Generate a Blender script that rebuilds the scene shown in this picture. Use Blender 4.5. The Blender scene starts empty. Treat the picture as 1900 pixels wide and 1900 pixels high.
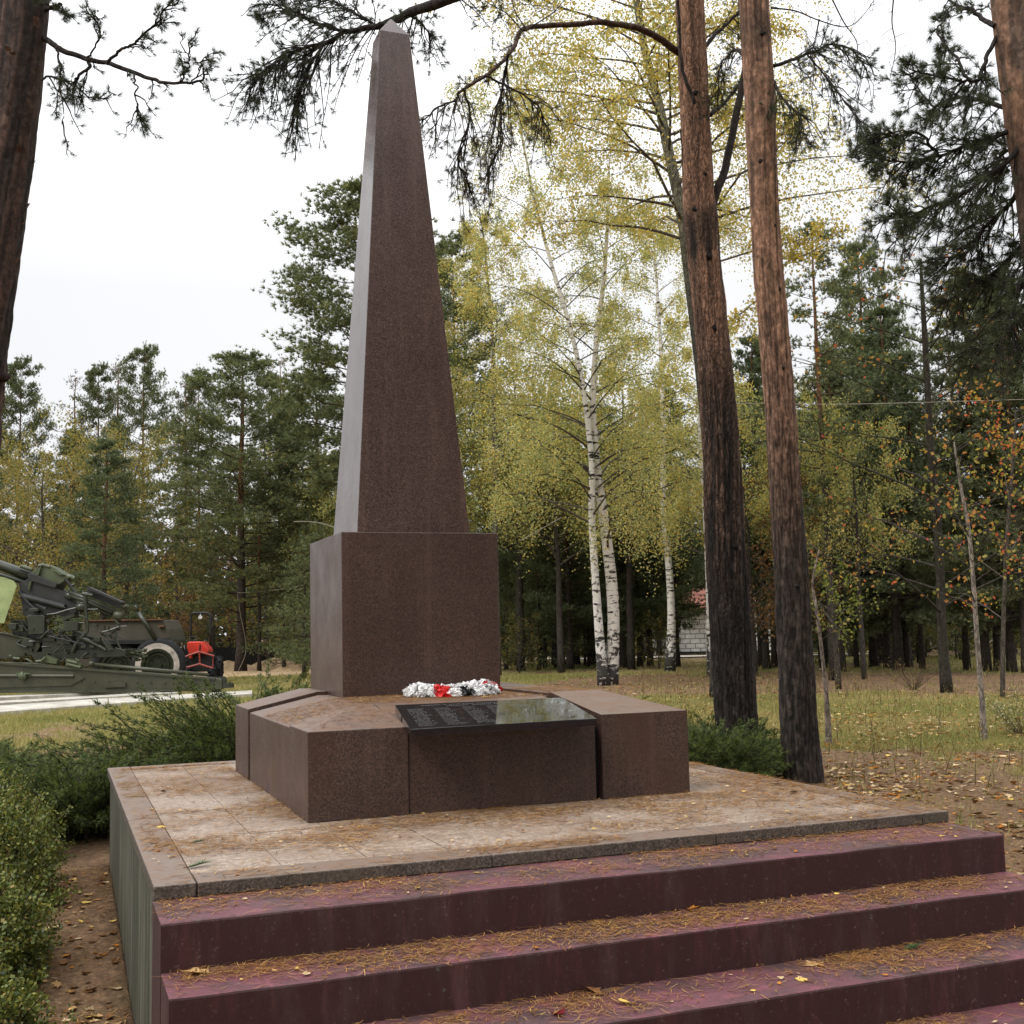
import bpy, math
import numpy as np
from mathutils import Matrix, Vector
R_ = np.random.RandomState
sc = bpy.context.scene
# ------------------------------------------------------------------ camera, world, sun, exposure
CAM = np.array([-0.374, -5.069, 0.990]); FPX = 2183.2
def _basis(yaw, pit, rol):
    cy, sy = math.cos(yaw), math.sin(yaw); cp, sp = math.cos(pit), math.sin(pit); cr, sr = math.cos(rol), math.sin(rol)
    fw = np.array([sy*cp, cy*cp, sp]); rt = np.array([cy, -sy, 0.0]); up = np.cross(rt, fw)
    return rt*cr+up*sr, up*cr-rt*sr, fw
RT, UP, FW = _basis(0.36867, 0.10098, -0.0233)
cd = bpy.data.cameras.new('camera'); cam = bpy.data.objects.new('camera', cd); sc.collection.objects.link(cam)
cam.matrix_world = Matrix(((RT[0], UP[0], -FW[0], CAM[0]), (RT[1], UP[1], -FW[1], CAM[1]), (RT[2], UP[2], -FW[2], CAM[2]), (0, 0, 0, 1)))
cd.sensor_width = 36; cd.lens = 36*FPX/1900; cd.clip_end = 3000; cd.clip_start = 0.05
sc.camera = cam
SUN_EL, SUN_AZ = math.radians(48), math.radians(-118)     # azimuth from +Y towards +X
w = bpy.data.worlds.new('World'); sc.world = w; w.use_nodes = True
nt = w.node_tree; nt.nodes.clear()
sky = nt.nodes.new('ShaderNodeTexSky'); sky.sky_type = 'NISHITA'; sky.sun_disc = False
sky.sun_elevation = SUN_EL; sky.sun_rotation = SUN_AZ; sky.air_density = 1.0; sky.dust_density = 4.0
hs = nt.nodes.new('ShaderNodeHueSaturation'); hs.inputs['Saturation'].default_value = 0.12
nt.links.new(sky.outputs[0], hs.inputs['Color'])
tc = nt.nodes.new('ShaderNodeTexCoord'); nz = nt.nodes.new('ShaderNodeTexNoise'); nz.inputs['Scale'].default_value = 1.3
nz.inputs['Detail'].default_value = 4
nt.links.new(tc.outputs['Generated'], nz.inputs['Vector'])
cr = nt.nodes.new('ShaderNodeValToRGB'); cr.color_ramp.elements[0].position = 0.3; cr.color_ramp.elements[1].position = 0.7
cr.color_ramp.elements[0].color = (16.4, 16.8, 17.6, 1); cr.color_ramp.elements[1].color = (19.8, 20.0, 20.4, 1)
nt.links.new(nz.outputs['Fac'], cr.inputs['Fac'])
mx = nt.nodes.new('ShaderNodeMix'); mx.data_type = 'RGBA'; mx.inputs[0].default_value = 0.86
nt.links.new(hs.outputs[0], mx.inputs[6]); nt.links.new(cr.outputs[0], mx.inputs[7])
bg = nt.nodes.new('ShaderNodeBackground'); bg.inputs['Strength'].default_value = 0.10
wo = nt.nodes.new('ShaderNodeOutputWorld')
# an overcast sky is about three times brighter overhead than at the horizon
sx_ = nt.nodes.new('ShaderNodeSeparateXYZ'); nt.links.new(tc.outputs['Generated'], sx_.inputs[0])
mr = nt.nodes.new('ShaderNodeMapRange'); mr.inputs['From Min'].default_value = .28; mr.inputs['From Max'].default_value = 1
mr.inputs['To Min'].default_value = .53; mr.inputs['To Max'].default_value = 1.5; nt.links.new(sx_.outputs[2], mr.inputs['Value'])
mm = nt.nodes.new('ShaderNodeMix'); mm.data_type = 'RGBA'; mm.blend_type = 'MULTIPLY'; mm.inputs[0].default_value = 1.0
nt.links.new(mx.outputs[2], mm.inputs[6]); nt.links.new(mr.outputs[0], mm.inputs[7])
nt.links.new(mm.outputs[2], bg.inputs['Color']); nt.links.new(bg.outputs[0], wo.inputs[0])
sd = bpy.data.lights.new('sun', 'SUN'); sd.energy = 1.5; sd.angle = math.radians(20); sd.color = (1, .95, .88)
so = bpy.data.objects.new('sun', sd); sc.collection.objects.link(so)
sdir = Vector((math.sin(SUN_AZ)*math.cos(SUN_EL), math.cos(SUN_AZ)*math.cos(SUN_EL), math.sin(SUN_EL)))
so.rotation_euler = sdir.to_track_quat('Z', 'Y').to_euler(); so.location = (-20, 0, 30)
vs = sc.view_settings; vs.view_transform = 'Standard'; vs.look = 'None'; vs.exposure = 0.12; vs.gamma = 1.0
cy_ = sc.cycles; cy_.max_bounces = 6; cy_.diffuse_bounces = 3; cy_.glossy_bounces = 3; cy_.transmission_bounces = 3
cy_.transparent_max_bounces = 4; cy_.caustics_reflective = False; cy_.caustics_refractive = False
cy_.sample_clamp_indirect = 4.0

# ------------------------------------------------------------------ measuring helpers (photo pixel 1900x1900 -> real point)
def ray(a, b): return FW + RT*((a-950)/FPX) - UP*((b-950)/FPX)
def at(a, b, d): return CAM + ray(a, b)*d
GZ = -0.72
def gp(a, b, z=GZ):
    d = ray(a, b); return CAM + d*((z-CAM[2])/d[2])
def depth(p): return float((np.asarray(p)-CAM) @ FW)
def byz(a, b, f):                      # ray meets the tilted plane z = f0 + f1*y
    d = ray(a, b); t = (f[0]+f[1]*CAM[1]-CAM[2])/(d[2]-f[1]*d[1]); return CAM + d*t

# ------------------------------------------------------------------ value noise
_rg = R_(7).rand(256, 256)
def vnoise(x, y, s=1.0, seed=0):
    x = np.asarray(x, float)/s+seed*17.3+500; y = np.asarray(y, float)/s+seed*31.7+500
    xi = np.floor(x).astype(int); yi = np.floor(y).astype(int); fx = x-xi; fy = y-yi
    fx = fx*fx*(3-2*fx); fy = fy*fy*(3-2*fy)
    g = lambda i, j: _rg[i % 256, j % 256]
    return (g(xi, yi)*(1-fx)+g(xi+1, yi)*fx)*(1-fy)+(g(xi, yi+1)*(1-fx)+g(xi+1, yi+1)*fx)*fy
def fbm(x, y, s=1.0, seed=0, o=4):
    t = 0; a = .5
    for k in range(o): t = t+a*vnoise(x, y, s/2**k, seed+k*3); a *= .5
    return t/(1-.5**o)
def sstep(a, b, x):
    t = np.clip((np.asarray(x, float)-a)/(b-a), 0, 1); return t*t*(3-2*t)
def nrm(v): return v/(np.linalg.norm(v, axis=-1, keepdims=True)+1e-9)

# ------------------------------------------------------------------ mesh builder
class MB:
    def __init__(s): s.v = []; s.f = {3: [], 4: []}; s.c = []; s.n = 0; s.poly = []
    def add(s, V, F, col=(1, 1, 1)):
        V = np.asarray(V, float).reshape(-1, 3); F = np.asarray(F, int)
        s.v.append(V); s.f[F.shape[1]].append(F+s.n)
        c = np.asarray(col, float)
        if c.ndim == 1: c = np.tile(c, (len(V), 1))
        s.c.append(c); s.n += len(V)
    def ngon(s, V, idx, col=(1, 1, 1)):
        V = np.asarray(V, float); s.v.append(V); s.c.append(np.tile(np.asarray(col, float), (len(V), 1)))
        for i in idx: s.poly.append([j+s.n for j in i])
        s.n += len(V)
    def box(s, lo, hi, col=(1, 1, 1), bev=0.0):
        x0, y0, z0 = lo; x1, y1, z1 = hi
        V = [(x0, y0, z0), (x1, y0, z0), (x1, y1, z0), (x0, y1, z0), (x0, y0, z1), (x1, y0, z1), (x1, y1, z1), (x0, y1, z1)]
        s.add(V, [(0, 3, 2, 1), (4, 5, 6, 7), (0, 1, 5, 4), (1, 2, 6, 5), (2, 3, 7, 6), (3, 0, 4, 7)], col)
    def hexa(s, V, col=(1, 1, 1)):      # 8 corners, bottom ring then top ring
        s.add(V, [(0, 3, 2, 1), (4, 5, 6, 7), (0, 1, 5, 4), (1, 2, 6, 5), (2, 3, 7, 6), (3, 0, 4, 7)], col)
    def tube(s, P, r, n=8, col=(1, 1, 1), cap=True, jit=None):
        P = np.asarray(P, float); m = len(P); r = np.broadcast_to(np.asarray(r, float), (m,))
        T = nrm(np.gradient(P, axis=0)); ref = np.array([0, 0, 1.0]) if abs(T[0][2]) < .9 else np.array([1.0, 0, 0])
        A = nrm(np.cross(T, ref)); B = np.cross(T, A); th = np.arange(n)*2*math.pi/n
        rr = r[:, None]*np.ones((m, n))
        if jit is not None: rr = rr*jit
        V = P[:, None]+rr[..., None]*(np.cos(th)[None, :, None]*A[:, None]+np.sin(th)[None, :, None]*B[:, None])
        i = np.arange(m-1)[:, None]*n; j = np.arange(n)[None]; k = (j+1) % n
        F = np.stack([i+j, i+k, i+n+k, i+n+j], -1).reshape(-1, 4)
        c = np.asarray(col, float)
        if c.ndim == 2 and len(c) == m: c = np.repeat(c, n, 0)
        s.add(V.reshape(-1, 3), F, c)
        if cap and n <= 64:
            b = s.n-m*n; s.poly.append([b+q for q in range(n)][::-1]); s.poly.append([b+(m-1)*n+q for q in range(n)])
    def build(s, name, mat, parent=None, smooth=False, origin=None):
        ob = bpy.data.objects.new(name, s.mesh(name, mat, smooth)); sc.collection.objects.link(ob)
        if parent is not None: ob.parent = parent
        return ob
    def mesh(s, name, mat, smooth=False):
        V = np.concatenate(s.v) if s.v else np.zeros((0, 3)); C = np.concatenate(s.c)
        L = []; tot = []
        for k in (3, 4):
            if s.f[k]:
                F = np.concatenate(s.f[k]); L.append(F.ravel()); tot.append(np.full(len(F), k))
        for p in s.poly: L.append(np.array(p)); tot.append(np.array([len(p)]))
        L = np.concatenate(L); tot = np.concatenate(tot); st = np.concatenate([[0], np.cumsum(tot)[:-1]])
        me = bpy.data.meshes.new(name); me.vertices.add(len(V)); me.vertices.foreach_set('co', V.astype(np.float32).ravel())
        me.loops.add(len(L)); me.loops.foreach_set('vertex_index', L.astype(np.int32))
        me.polygons.add(len(tot)); me.polygons.foreach_set('loop_start', st.astype(np.int32))
        me.polygons.foreach_set('use_smooth', np.full(len(tot), bool(smooth)))
        me.update(calc_edges=True)
        ca = me.color_attributes.new('Col', 'FLOAT_COLOR', 'POINT')
        ca.data.foreach_set('color', np.concatenate([C, np.ones((len(C), 1))], 1).astype(np.float32).ravel())
        if mat is not None: me.materials.append(mat)
        return me
def bevel(o, w=0.006, seg=2):
    m = o.modifiers.new('bevel', 'BEVEL'); m.width = w; m.segments = seg; m.limit_method = 'ANGLE'; m.angle_limit = math.radians(35); return o
def empty(name, loc=(0, 0, 0)):
    o = bpy.data.objects.new(name, None); sc.collection.objects.link(o); o.location = loc; o.empty_display_size = .2; return o
def tag(o, label=None, cat=None, group=None, kind=None):
    for k, v in (('label', label), ('category', cat), ('group', group), ('kind', kind)):
        if v: o[k] = v
    return o
def settle(o, loc):                     # put a world-built mesh's own origin at its base
    loc = Vector(loc); o.data.transform(Matrix.Translation(-loc)); o.location = loc; return o
def base_of(root, kids):                # children built in world space under an empty that stands elsewhere
    for k in kids: k.matrix_parent_inverse = Matrix.Translation(-root.location)

# ------------------------------------------------------------------ materials
def newmat(name):
    m = bpy.data.materials.new(name); m.use_nodes = True; t = m.node_tree; t.nodes.clear()
    out = t.nodes.new('ShaderNodeOutputMaterial'); return m, t, out
class NT:
    def __init__(s, t): s.t = t
    def n(s, k, **kw):
        x = s.t.nodes.new(k)
        for a, b in kw.items(): setattr(x, a, b)
        return x
    def l(s, a, b): s.t.links.new(a, b)
    def noise(s, vec, scale, detail=4, rough=.55, dist=0):
        x = s.n('ShaderNodeTexNoise'); x.inputs['Scale'].default_value = scale; x.inputs['Detail'].default_value = detail
        x.inputs['Roughness'].default_value = rough; x.inputs['Distortion'].default_value = dist
        if vec is not None: s.l(vec, x.inputs['Vector'])
        return x.outputs['Fac']
    def vor(s, vec, scale, out='Distance', feat='F1'):
        x = s.n('ShaderNodeTexVoronoi'); x.feature = feat; x.inputs['Scale'].default_value = scale
        if vec is not None: s.l(vec, x.inputs['Vector'])
        return x.outputs[out]
    def ramp(s, fac, stops):
        x = s.n('ShaderNodeValToRGB'); e = x.color_ramp.elements
        while len(e) < len(stops): e.new(.5)
        for q, (p, c) in zip(e, stops):
            q.position = p; q.color = (c if len(c) == 4 else tuple(c)+(1,)) if hasattr(c, '__len__') else (c, c, c, 1)
        s.l(fac, x.inputs['Fac']); return x.outputs['Color']
    def mix(s, f, a, b, mode='MIX'):
        x = s.n('ShaderNodeMix', data_type='RGBA', blend_type=mode)
        for sock, v in ((x.inputs[0], f), (x.inputs[6], a), (x.inputs[7], b)):
            if isinstance(v, (int, float)): sock.default_value = v
            elif isinstance(v, tuple): sock.default_value = v if len(v) == 4 else v+(1,)
            else: s.l(v, sock)
        return x.outputs[2]
    def math(s, op, a, b=0):
        x = s.n('ShaderNodeMath', operation=op)
        for i, v in enumerate((a, b)):
            if isinstance(v, (int, float)): x.inputs[i].default_value = v
            else: s.l(v, x.inputs[i])
        return x.outputs[0]
    def coord(s, scale=(1, 1, 1), kind='Object'):
        c = s.n('ShaderNodeTexCoord'); m = s.n('ShaderNodeMapping'); m.inputs['Scale'].default_value = scale
        s.l(c.outputs[kind], m.inputs['Vector']); return m.outputs[0]
    def col(s): x = s.n('ShaderNodeAttribute'); x.attribute_name = 'Col'; return x.outputs['Color']
    def bump(s, h, strength=.3, dist=.01):
        x = s.n('ShaderNodeBump'); x.inputs['Strength'].default_value = strength; x.inputs['Distance'].default_value = dist
        s.l(h, x.inputs['Height']); return x.outputs[0]
    def pbsdf(s, out, base, rough=.5, spec=.5, metal=0, bump=None, coat=0):
        p = s.n('ShaderNodeBsdfPrincipled')
        if isinstance(base, tuple): p.inputs['Base Color'].default_value = base+(1,)
        else: s.l(base, p.inputs['Base Color'])
        if isinstance(rough, (int, float)): p.inputs['Roughness'].default_value = rough
        else: s.l(rough, p.inputs['Roughness'])
        p.inputs['Specular IOR Level'].default_value = spec; p.inputs['Metallic'].default_value = metal
        p.inputs['Coat Weight'].default_value = coat
        if bump is not None: s.l(bump, p.inputs['Normal'])
        s.l(p.outputs[0], out.inputs[0]); return p
M = {}
def simple(name, col, rough=.6, spec=.4, metal=0, var=.35, scale=6, bumpk=.15, dirt=None):
    m, t, o = newmat(name); q = NT(t); c = q.coord()
    a = q.noise(c, scale, 6); k = q.ramp(a, [(.3, 1-var), (.7, 1+var*.6)])
    b = q.mix(1.0, tuple(col), k, 'MULTIPLY')
    if dirt: b = q.mix(q.ramp(q.noise(c, scale*.6, 8, .7), [(.5, 0), (.68, .8)]), b, tuple(dirt))
    q.pbsdf(o, b, rough, spec, metal, q.bump(q.noise(c, scale*8, 4), bumpk, .01)); M[name] = m; return m
def granite(name, dark, mid, pink, rough=.3, stain=None, top=0.0):
    m, t, o = newmat(name); q = NT(t); c = q.coord()
    v = q.vor(c, 150, 'Color'); n = q.noise(c, 180, 3, .7)
    sep = q.n('ShaderNodeSeparateColor'); q.l(v, sep.inputs[0])
    a = q.mix(q.ramp(sep.outputs[0], [(.25, 0), (.55, 1)]), dark, mid)
    a = q.mix(q.ramp(sep.outputs[1], [(.80, 0), (.95, .9)]), a, pink)
    a = q.mix(q.ramp(n, [(.35, .35), (.62, 0)]), a, tuple(x*.4 for x in dark))
    st_ = q.noise(q.coord((6, 6, .25)), 2.0, 6, .65); a = q.mix(q.ramp(st_, [(.52, 0), (.70, .30)]), a, tuple(min(1, x*1.6+.02) for x in mid))
    big = q.noise(c, 1.1, 6, .6); a = q.mix(1.0, a, q.ramp(big, [(.3, .78), (.7, 1.18)]), 'MULTIPLY')
    if stain: a = q.mix(q.ramp(q.noise(q.coord((1, 1, .35)), 2.2, 7, .65), [(.48, 0), (.66, .75)]), a, stain)
    if top:                             # dust and needle dirt that settles on faces that look up
        g = q.n('ShaderNodeNewGeometry'); s3 = q.n('ShaderNodeSeparateXYZ'); q.l(g.outputs['Normal'], s3.inputs[0])
        up = q.ramp(s3.outputs[2], [(.75, 0), (.95, 1)])
        d = q.mix(q.ramp(q.noise(c, 7, 8, .7), [(.35, 0), (.65, 1)]), (.24, .185, .15), (.26, .14, .075))
        a = q.mix(q.math('MULTIPLY', up, top), a, d)
    rr = q.ramp(q.noise(c, 3.5, 6), [(.3, rough*.8), (.7, rough*1.35)])
    q.pbsdf(o, a, rr, .5, 0, q.bump(n, .06, .002)); M[name] = m; return m
granite('granite', (.046, .026, .021), (.098, .054, .043), (.155, .100, .082), .19)
granite('granite_plinth', (.038, .020, .016), (.080, .042, .032), (.135, .084, .066), .36)
granite('granite_base', (.038, .021, .017), (.088, .047, .036), (.155, .098, .076), .46, (.060, .028, .014), .55)
granite('granite_edge', (.045, .034, .028), (.125, .098, .078), (.22, .18, .15), .5, (.085, .07, .05), .6)
def paving():
    m, t, o = newmat('paving'); q = NT(t); c = q.coord(); cs = q.coord((1, 3.2, 1))
    v = q.vor(c, 90, 'Color'); sep = q.n('ShaderNodeSeparateColor'); q.l(v, sep.inputs[0])
    a = q.mix(q.ramp(sep.outputs[0], [(.2, 0), (.8, 1)]), (.23, .175, .135), (.47, .38, .30))
    a = q.mix(q.ramp(q.noise(c, 1.6, 6, .62), [(.40, 0), (.62, .75)]), a, (.22, .155, .11))
    a = q.mix(q.ramp(q.noise(cs, 16, 7, .72), [(.46, 0), (.62, .55)]), a, (.23, .13, .075))
    a = q.mix(q.ramp(q.noise(c, 55, 4, .7), [(.60, 0), (.72, .8)]), a, (.06, .045, .035))
    q.pbsdf(o, a, q.ramp(q.noise(c, 9, 5), [(.35, .38), (.65, .75)]), .5, 0, q.bump(q.noise(c, 60, 5), .25, .004)); M['paving'] = m
paving()
def steppaint():
    m, t, o = newmat('step_paint'); q = NT(t); c = q.coord()
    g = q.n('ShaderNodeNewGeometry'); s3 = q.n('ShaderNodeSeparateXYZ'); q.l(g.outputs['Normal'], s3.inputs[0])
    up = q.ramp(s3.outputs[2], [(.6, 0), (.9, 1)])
    tread = q.mix(q.ramp(q.noise(c, 2.6, 6, .65), [(.42, 0), (.60, 1)]), (.145, .048, .060), (.070, .036, .038))   # worn and dusty patches
    a = q.mix(up, (.044, .0155, .0155), tread)  # risers darker than treads: their shade is put into the colour
    a = q.mix(q.ramp(q.noise(q.coord((1, 1, .25)), 9, 7, .7), [(.5, 0), (.72, .5)]), a, (.10, .06, .058))
    a = q.mix(q.ramp(q.noise(c, 45, 5, .75), [(.60, 0), (.70, .55)]), a, (.20, .15, .13))
    a = q.mix(q.ramp(q.noise(q.coord((3, 3, .6)), 3.5, 8, .75), [(.54, 0), (.60, .6)]), a, q.mix(1.0, a, (1.7, 1.5, 1.5), 'MULTIPLY'))
    a = q.mix(q.ramp(q.noise(c, 21, 7, .8), [(.635, 0), (.66, .85)]), a, (.11, .10, .092))
    q.pbsdf(o, a, .62, .4, 0, q.bump(q.noise(c, 70, 6, .7), .35, .004)); M['step_paint'] = m
steppaint()
def concrete():
    m, t, o = newmat('mossy_concrete'); q = NT(t); c = q.coord()
    a = q.mix(q.noise(c, 6, 8, .75), (.050, .045, .032), (.14, .125, .09))
    a = q.mix(q.ramp(q.noise(q.coord((1, 5, .30)), 2.6, 7, .65), [(.40, 0), (.56, .9)]), a, (.040, .043, .028))
    a = q.mix(q.ramp(q.noise(q.coord((1, 8, .22)), 2.6, 5, .6), [(.55, 0), (.64, .75)]), a, (.24, .225, .18))
    q.pbsdf(o, a, .85, .3, 0, q.bump(q.noise(c, 35, 6), .4, .01)); M['mossy_concrete'] = m
concrete()
def barkmat(name, freq=7, ridge=.6, dist=.02):
    m, t, o = newmat(name); q = NT(t); c = q.coord((1, 1, .36)); col = q.col()
    wn = q.n('ShaderNodeTexNoise'); wn.inputs['Scale'].default_value = 9; wn.inputs['Detail'].default_value = 5; q.l(c, wn.inputs['Vector'])
    c = q.mix(.16, c, wn.outputs['Color'], 'ADD')
    v = q.vor(c, freq*3.6, 'Distance', 'DISTANCE_TO_EDGE')
    n = q.noise(c, freq*4, 8, .75, .4); crk = q.ramp(v, [(0, .0), (.22, 1)])
    h = q.math('ADD', q.math('MULTIPLY', crk, .7), n)
    a = q.mix(1.0, col, q.ramp(n, [(.28, .30), (.5, .95), (.74, 2.3)]), 'MULTIPLY')
    a = q.mix(q.ramp(q.math('ADD', v, q.math('MULTIPLY', n, -.10)), [(-.0, .55), (.06, 0)]), a, (.014, .011, .010))
    q.pbsdf(o, a, .9, .2, 0, q.bump(h, ridge, dist)); M[name] = m
barkmat('pine_bark'); barkmat('far_bark', 4, .4, .03)
def flakemat():
    m, t, o = newmat('pine_bark_flaky'); q = NT(t); c = q.coord((1, 1, .65)); col = q.col()
    n = q.noise(c, 16, 7, .7, .8); v = q.vor(c, 26, 'Color'); sep = q.n('ShaderNodeSeparateColor'); q.l(v, sep.inputs[0])
    a = q.mix(1.0, col, q.ramp(n, [(.28, .32), (.5, .95), (.74, 2.0)]), 'MULTIPLY')
    a = q.mix(1.0, a, q.ramp(sep.outputs[0], [(0, .72), (1, 1.25)]), 'MULTIPLY')
    q.pbsdf(o, a, .85, .25, 0, q.bump(q.math('ADD', n, q.math('MULTIPLY', sep.outputs[0], .35)), .7, .018)); M['pine_bark_flaky'] = m
flakemat()
def birchbark():
    m, t, o = newmat('birch_bark'); q = NT(t); c = q.coord((1, 1, 4.5)); c2 = q.coord((1, 1, .8))
    s3 = q.n('ShaderNodeSeparateXYZ'); q.l(q.coord(), s3.inputs[0])
    low = q.ramp(q.math('MULTIPLY', s3.outputs[2], .2), [(.05, .11), (.36, .0)])
    n = q.noise(c, 2.4, 5, .6, .3); th = q.math('ADD', n, low)
    mask = q.ramp(th, [(.56, 0), (.60, 1)])
    m2 = q.ramp(q.math('ADD', q.noise(c2, 5.5, 6, .65, .8), q.math('MULTIPLY', low, 1.4)), [(.575, 0), (.615, 1)])
    a = q.mix(q.noise(c2, 3, 4), (.58, .55, .50), (.80, .77, .73)); a = q.mix(1.0, a, q.col(), 'MULTIPLY')
    a = q.mix(mask, a, (.03, .027, .024)); a = q.mix(m2, a, (.045, .04, .036))
    q.pbsdf(o, a, .75, .3, 0, q.bump(th, .4, .02)); M['birch_bark'] = m
birchbark()
def leafmat(name, trans=.35, gloss=0.0, rough=.35):
    m, t, o = newmat(name); q = NT(t); col = q.col()
    d = q.n('ShaderNodeBsdfDiffuse'); q.l(col, d.inputs[0]); sh = d.outputs[0]
    if trans:
        tr = q.n('ShaderNodeBsdfTranslucent'); q.l(q.mix(1.0, col, (1.15, 1.1, .7), 'MULTIPLY'), tr.inputs[0])
        x = q.n('ShaderNodeMixShader'); x.inputs[0].default_value = trans; q.l(sh, x.inputs[1]); q.l(tr.outputs[0], x.inputs[2]); sh = x.outputs[0]
    if gloss:
        g = q.n('ShaderNodeBsdfGlossy'); g.inputs['Roughness'].default_value = rough
        x = q.n('ShaderNodeMixShader'); x.inputs[0].default_value = gloss; q.l(sh, x.inputs[1]); q.l(g.outputs[0], x.inputs[2]); sh = x.outputs[0]
    q.l(sh, o.inputs[0]); M[name] = m
leafmat('needles', .28, .02, .5); leafmat('leaves', .52, .01); leafmat('waxy_leaves', .25, .03, .4); leafmat('litter', .1, 0); leafmat('grass', .3, 0)
def groundmat():
    m, t, o = newmat('ground'); q = NT(t); c = q.coord(); col = q.col()
    a = q.mix(1.0, col, q.ramp(q.noise(c, 14, 9, .8), [(.30, .28), (.5, .95), (.70, 2.0)]), 'MULTIPLY')
    a = q.mix(1.0, a, q.ramp(q.noise(c, 1.7, 5, .6), [(.3, .8), (.7, 1.2)]), 'MULTIPLY')
    v = q.vor(c, 9, 'Distance'); a = q.mix(q.ramp(v, [(.10, .8), (.19, 0)]), a, (.33, .22, .12))
    v = q.vor(c, 23, 'Distance'); a = q.mix(q.ramp(v, [(.10, .7), (.20, 0)]), a, (.42, .30, .17))
    q.pbsdf(o, a, .95, .15, 0, q.bump(q.noise(c, 18, 8, .75), .8, .05)); M['ground'] = m
groundmat()
G_OLIVE = (.022, .026, .014)
def paintmat(name, col, rough=.45, dirt=(.06, .05, .035)):
    m, t, o = newmat(name); q = NT(t); c = q.coord()
    a = q.mix(1.0, tuple(col), q.ramp(q.noise(c, 2.5, 6), [(.3, .75), (.7, 1.25)]), 'MULTIPLY')
    a = q.mix(q.ramp(q.noise(c, 5, 8, .7), [(.55, 0), (.75, .7)]), a, dirt)
    q.pbsdf(o, a, rough, .5, 0, q.bump(q.noise(c, 30, 4), .1, .01)); M[name] = m
paintmat('army_green', G_OLIVE, .28); paintmat('army_green_pale', (.062, .076, .036), .40, (.06, .062, .035)); paintmat('army_green_lit', (.27, .33, .14), .6, (.15, .17, .08)); paintmat('army_olive', (.040, .041, .021), .42)  # the brightest green is the shield's, with the light on it in the colour
paintmat('army_brown', (.062, .052, .034), .6); paintmat('dark_steel', (.014, .015, .014), .5); paintmat('red_paint', (.62, .05, .03), .35, (.25, .04, .03))
simple('tyre', (.016, .016, .018), .75, .3); simple('white_ring', (.50, .44, .38), .7, .3, 0, .3, 2.2, .1, (.02, .02, .02))
simple('pale_concrete', (.50, .47, .41), .85, .3, 0, .35, 2, .3, (.16, .14, .11)); simple('dark_wood', (.012, .012, .013), .9, .2)
simple('sand', (.44, .31, .18), .95, .15, 0, .4, 3, .5); simple('pale_paint', (.62, .60, .60), .6); simple('rope', (.30, .27, .22), .9)
simple('white_ribbon', (.80, .79, .78), .7, .2, 0, .12, 40); paintmat('red_faded', (.34, .055, .04), .5, (.12, .05, .04)); simple('red_ribbon', (.60, .010, .010), .5, .4, 0, .3, 40)
simple('black_ribbon', (.010, .011, .013), .45, .5); simple('lamp_glass', (.8, .8, .8), .1); simple('pale_sand', (.52, .47, .38), .95, .1, 0, .25, 1)
simple('engraving', (.15, .15, .15), .6); simple('rusty', (.16, .07, .035), .8)
def brick(name, a, b, mortar, w, h, ms=.015):
    m, t, o = newmat(name); q = NT(t); c = q.n('ShaderNodeTexCoord'); x = q.n('ShaderNodeTexBrick')
    mp = q.n('ShaderNodeMapping'); mp.inputs['Rotation'].default_value = (math.radians(90), 0, 0); q.l(c.outputs['Object'], mp.inputs['Vector']); q.l(mp.outputs[0], x.inputs['Vector'])
    x.inputs['Color1'].default_value = a+(1,); x.inputs['Color2'].default_value = b+(1,); x.inputs['Mortar'].default_value = mortar+(1,)
    x.inputs['Scale'].default_value = 1; x.inputs['Brick Width'].default_value = w; x.inputs['Row Height'].default_value = h; x.inputs['Mortar Size'].default_value = ms
    q.pbsdf(o, q.mix(1.0, x.outputs['Color'], q.ramp(q.noise(c.outputs['Object'], 4, 5), [(.3, .75), (.7, 1.15)]), 'MULTIPLY'), .85, .3); M[name] = m
brick('block_wall', (.66, .65, .62), (.76, .75, .72), (.26, .25, .24), .62, .29, .03)
brick('pale_block_wall', (.46, .38, .36), (.52, .45, .42), (.3, .25, .24), .5, .25, .02)
brick('roof_tiles', (.30, .10, .065), (.38, .15, .10), (.14, .05, .035), .34, .30, .03)
def plaquemat():
    m, t, o = newmat('black_polished_granite'); q = NT(t); c = q.coord()
    a = q.mix(q.ramp(q.noise(c, 12, 7, .7), [(.58, 0), (.75, .5)]), (.012, .013, .014), (.06, .05, .04))
    q.pbsdf(o, a, q.ramp(q.noise(c, 8, 5), [(.4, .02), (.75, .12)]), .7, 0, None, 0); M['plaque'] = m
plaquemat()

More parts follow.
